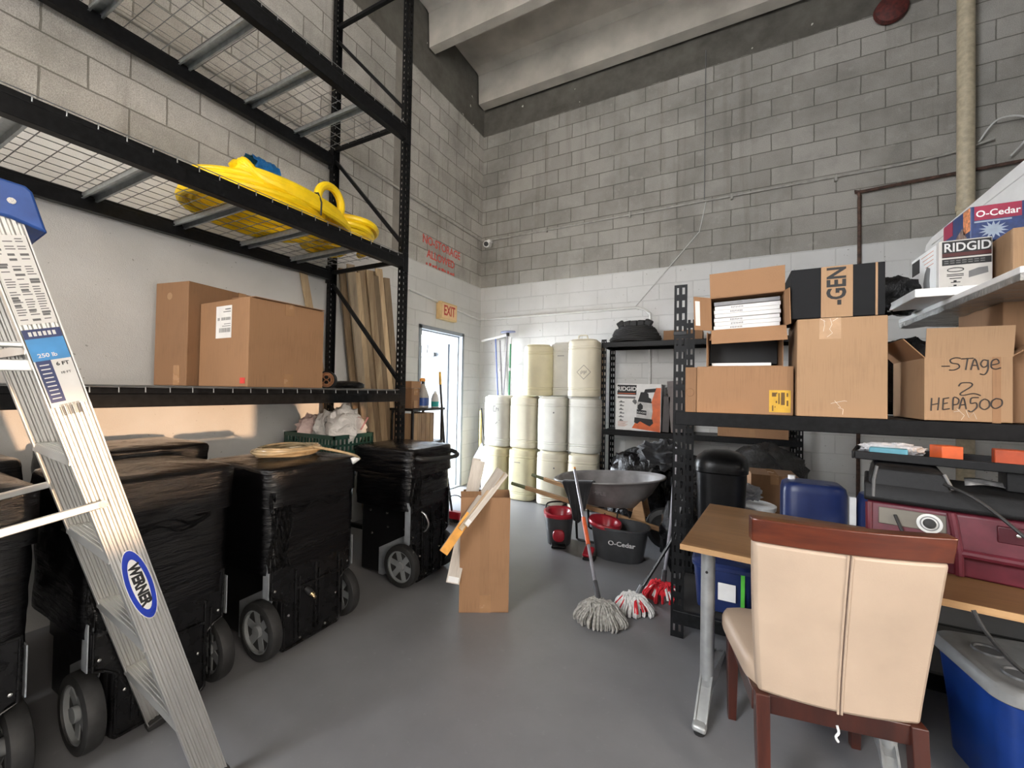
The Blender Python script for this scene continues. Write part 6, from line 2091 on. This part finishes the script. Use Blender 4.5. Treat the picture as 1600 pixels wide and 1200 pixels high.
# black upper housing: low deck with a raised block at the left
mb = MB()
mb.loft([[Vector(p) for p in ((-0.012, o_, z), (W_ + 0.01, o_, z), (W_ + 0.01, 0.33, z), (-0.012, 0.33, z))] for z, o_ in ((0.243, 0.0), (0.255, -0.008), (0.310, 0.006), (0.322, 0.018))])
up_ = mb.build('upper_housing', BLKT, t, bevel=0.010)
mb = MB()
mb.loft([[Vector(p) for p in ((0.0 + a, o_, z), (0.255 - a * 1.6, o_, z), (0.255 - a * 1.6, 0.31, z), (0.0 + a, 0.31, z))] for z, o_, a in ((0.30, 0.006, 0.0), (0.36, 0.022, 0.010), (0.382, 0.030, 0.018), (0.392, 0.050, 0.035))])
mb.build('raised_housing', BLKT, t, bevel=0.010)
EDG = pm('worn_grey_edge', (0.12, 0.12, 0.12), 0.4)
MB().tube([(0.018, -0.004, 0.262), (0.020, 0.010, 0.33), (0.030, 0.030, 0.386)], 0.006, 8).build('edge_bead', EDG, t)
MB().tube([(0.228, 0.028, 0.378), (0.250, 0.010, 0.324)], 0.006, 8).build('edge_bead', EDG, t)
MB().box(0.45, 0.53, 0.0, 0.05, 0.25, 0.322).build('latch_block', BLKP, t, bevel=0.005)
for z_ in (0.268, 0.285):
    MB().lathe([(0.006, 0), (0.004, 0.004), (0.001, 0.005)], mat=Matrix.Translation((0.47, 0.0, z_)) @ Matrix.Rotation(PI / 2, 4, 'X'), seg=10).build('rivet', SCREW, t)
PAPER = pm('grey_crumpled_sheet', (0.26, 0.25, 0.24), 0.6, var=0.5, scale=25, bump=0.6, bscale=18)
o = MB().grid(lambda u, v: Vector((0.845 + 0.40 * u + 0.03 * v, 2.345 - 0.09 * u + 0.09 * v, 1.078 + 0.012 * abs(math.sin(u * 9 + v * 4)) + 0.01 * v)), 24, 8).build('crumpled_sheet', PAPER, None, solid=0.002, smooth=80)
tag(o, 'grey crumpled sheet lying on the low black deck of the maroon machine', 'sheet')
# black tray set on top
t = thing('tool_tray', 'shallow black tray resting on the raised part of the maroon machine', 'tray', (0.505, 2.400, 1.150), math.radians(-15))
mb = MB()
mb.box(0, 0.80, 0, 0.26, 0, 0.008)
mb.box(0, 0.80, -0.010, 0.0, 0.0, 0.036)
mb.box(0, 0.80, 0.26, 0.27, 0.0, 0.036)
mb.box(-0.01, 0.0, -0.01, 0.27, 0.0, 0.036)
mb.box(0.80, 0.81, -0.01, 0.27, 0.0, 0.036)
mb.build('tray_body', BLKT, t, bevel=0.004)
MB().box(0.45, 0.70, 0.02, 0.20, -0.075, 0.0).build('tray_rest', BLKT, t, bevel=0.004)
BLUB = pm('teal_blue_plastic', (0.10, 0.30, 0.38), 0.4)
o = MB().cbox((0.640, 2.47, 1.158 + 0.022), (0.13, 0.07, 0.040), (0, 0, math.radians(-15))).build('blue_tub', BLUB, bevel=0.006)
tag(o, 'small teal blue tub on the black tray under the rack beam', 'tub')
o = blob('white_wrapper', film_mat('white_plastic_wrap', (0.6, 0.6, 0.62), 0.4, 0.8, (2, 2, 2)), None, (0.665, 2.525, 1.187), (0.11, 0.035, 0.030), 19, amp=0.3, freq=3)
tag(o, 'crumpled white plastic wrapper behind the teal tub on the tray', 'wrapper')
ORB = pm('orange_box', (0.62, 0.10, 0.02), 0.5)
o = MB().cbox((0.815, 2.42, 1.158 + 0.036), (0.075, 0.07, 0.070), (0, 0, math.radians(15))).build('orange_box', ORB, bevel=0.003)
tag(o, 'small bright orange box on the black tray', 'box')
o = MB().cbox((1.085, 2.345, 1.158 + 0.037), (0.30, 0.07, 0.072), (0, 0, math.radians(-15))).build('orange_case', pm('burnt_orange', (0.36, 0.055, 0.015), 0.5, var=0.2), bevel=0.004)
tag(o, 'long burnt orange case at the right end of the black tray', 'case')
o = MB().tube(smooth_pts([(0.73, 2.185, 1.10), (0.78, 2.12, 1.075), (0.84, 2.09, 1.02), (0.915, 2.03, 0.93), (1.0, 1.98, 0.84), (1.05, 1.95, 0.775)], 6), 0.006, 8).build('power_cord', RUB)
tag(o, 'black power cord hanging diagonally in front of the maroon machine', 'cord')
o = MB().tube(smooth_pts([(0.69, 1.86, 0.76), (0.715, 1.84, 0.70), (0.80, 1.87, 0.60), (0.90, 1.87, 0.55), (1.05, 1.85, 0.54)], 6), 0.006, 8).build('power_cord', RUB)
tag(o, 'black cord drooping below the desk edge above the grey cooler lid', 'cord')

# ------------------------------------------------------------------ blue drums, totes and cooler
BLD = pm('navy_plastic', (0.010, 0.022, 0.095), 0.38, var=0.1)
BLC = pm('bright_blue_plastic', (0.006, 0.036, 0.20), 0.36, var=0.1)
t = thing('plastic_drum', 'tall navy blue plastic drum behind the desk', 'drum', (0.445, 3.06, 0.157))
MB().lathe([(0.13, 0.0), (0.148, 0.015), (0.152, 0.05), (0.152, 0.703), (0.145, 0.738), (0.125, 0.755), (0.06, 0.758), (0.002, 0.758)], seg=40, sx=1.05, sy=0.75, sq=4.5).build('drum_body', BLD, t, smooth=40)
MB().lathe([(0.02, 0.753), (0.02, 0.778), (0.002, 0.779)], (-0.10, 0.04, 0), 14).build('bung_cap', WHITE, t)
t = thing('plastic_drum', 'second narrower blue drum between the navy drum and the maroon machine', 'drum', (0.745, 3.03, 0.157))
MB().lathe([(0.085, 0.0), (0.098, 0.015), (0.098, 0.673), (0.08, 0.723), (0.03, 0.743), (0.002, 0.743)], seg=32, sq=3).build('drum_body', BLC if False else BLD, t, smooth=40)
MB().lathe([(0.022, 0.738), (0.026, 0.773), (0.012, 0.783), (0.002, 0.783)], (0.0, 0.0, 0), 16).build('bung_cap', CAMW, t)
o = MB().box(0.607, 0.637, 2.98, 3.01, 0.157, 0.86).build('white_batten', WHITE, bevel=0.002)
tag(o, 'white batten standing between the two blue drums', 'batten')
t = thing('tote', 'blue plastic tote under the desk behind the rack post', 'tote', (-0.02, 2.86, 0.156))
MB().lathe([(0.13, 0), (0.145, 0.01), (0.165, 0.25), (0.175, 0.255), (0.175, 0.275), (0.16, 0.29), (0.002, 0.292)], seg=36, sx=1.0, sy=0.95, sq=6).build('tote_body', BLD, t, smooth=40)
MB().box(-0.03, 0.06, -0.1575, -0.154, 0.10, 0.20).build('white_label', WHITE, t, smooth=0, rot=(0.06, 0, 0))
MB().box(0.085, 0.105, -0.161, -0.156, 0.06, 0.27).build('green_strip', pm('bright_green', (0.10, 0.52, 0.06), 0.4), t, smooth=0)
t = thing('cooler', 'blue cooler with grey cup holder lid under the right end of the desk', 'cooler', (0.83, 2.03, 0), math.radians(9))
mb = MB()
cw, cdp = 0.62, 0.40
rings = []


def rrect(x0, x1, y0, y1, z, r, n=6):
    out = []
    for cx, cy, a0 in ((x1 - r, y1 - r, 0), (x0 + r, y1 - r, PI / 2), (x0 + r, y0 + r, PI), (x1 - r, y0 + r, 3 * PI / 2)):
        for k in range(n + 1):
            a = a0 + PI / 2 * k / n
            out.append(Vector((cx + r * math.cos(a), cy + r * math.sin(a), z)))
    return out


for z, i_, r in ((0.0, 0.045, 0.05), (0.015, 0.035, 0.055), (0.20, 0.022, 0.06), (0.385, 0.004, 0.065), (0.395, 0.004, 0.065)):
    rings.append(rrect(i_, cw - i_, i_, cdp - i_, z, r))
mb.loft(rings)
mb.build('cooler_body', BLC, t, smooth=40)
mb = MB()
rings = [rrect(-i_, cw + i_, -i_, cdp + i_, z, 0.07) for z, i_ in ((0.396, 0.006), (0.402, 0.012), (0.436, 0.010), (0.448, 0.0), (0.449, -0.028), (0.444, -0.034), (0.444, -0.12))]
mb.loft(rings)
ld = mb.build('lid', pm('grey_lid_plastic', (0.22, 0.22, 0.215), 0.42, var=0.12), t, smooth=40)
for x_, y_ in ((0.12, 0.13), (0.12, 0.28), (0.36, 0.13), (0.36, 0.28)):
    MB().lathe([(0.048, 0.0), (0.046, 0.008), (0.040, 0.006), (0.037, -0.0), (0.002, 0.0005)], (x_, y_, 0.4445), 28).build('cup_holder', pm('dark_lid_recess', (0.10, 0.10, 0.10), 0.4), ld)
MB().box(0.16, 0.23, -0.018, -0.006, 0.365, 0.425).build('hinge', GALV, t, bevel=0.003)
for x_ in (0.175, 0.215):
    for z_ in (0.378, 0.412):
        MB().lathe([(0.005, 0), (0.001, 0.003)], mat=Matrix.Translation((x_, -0.018, z_)) @ Matrix.Rotation(PI / 2, 4, 'X'), seg=8).build('screw', INK, t)
MB().box(0.12, 0.50, 0.024, 0.06, 0.03, 0.10).build('base_recess', pm('deep_blue_plastic', (0.004, 0.014, 0.07), 0.5), t, bevel=0.02)
o = MB().box(0.22, 0.50, 2.30, 2.60, 0.0, 0.33).build('blue_crate', BLD, bevel=0.012)
o.name = 'storage_bin'
tag(o, 'dark blue storage bin on the floor under the desk behind the chair', 'bin')
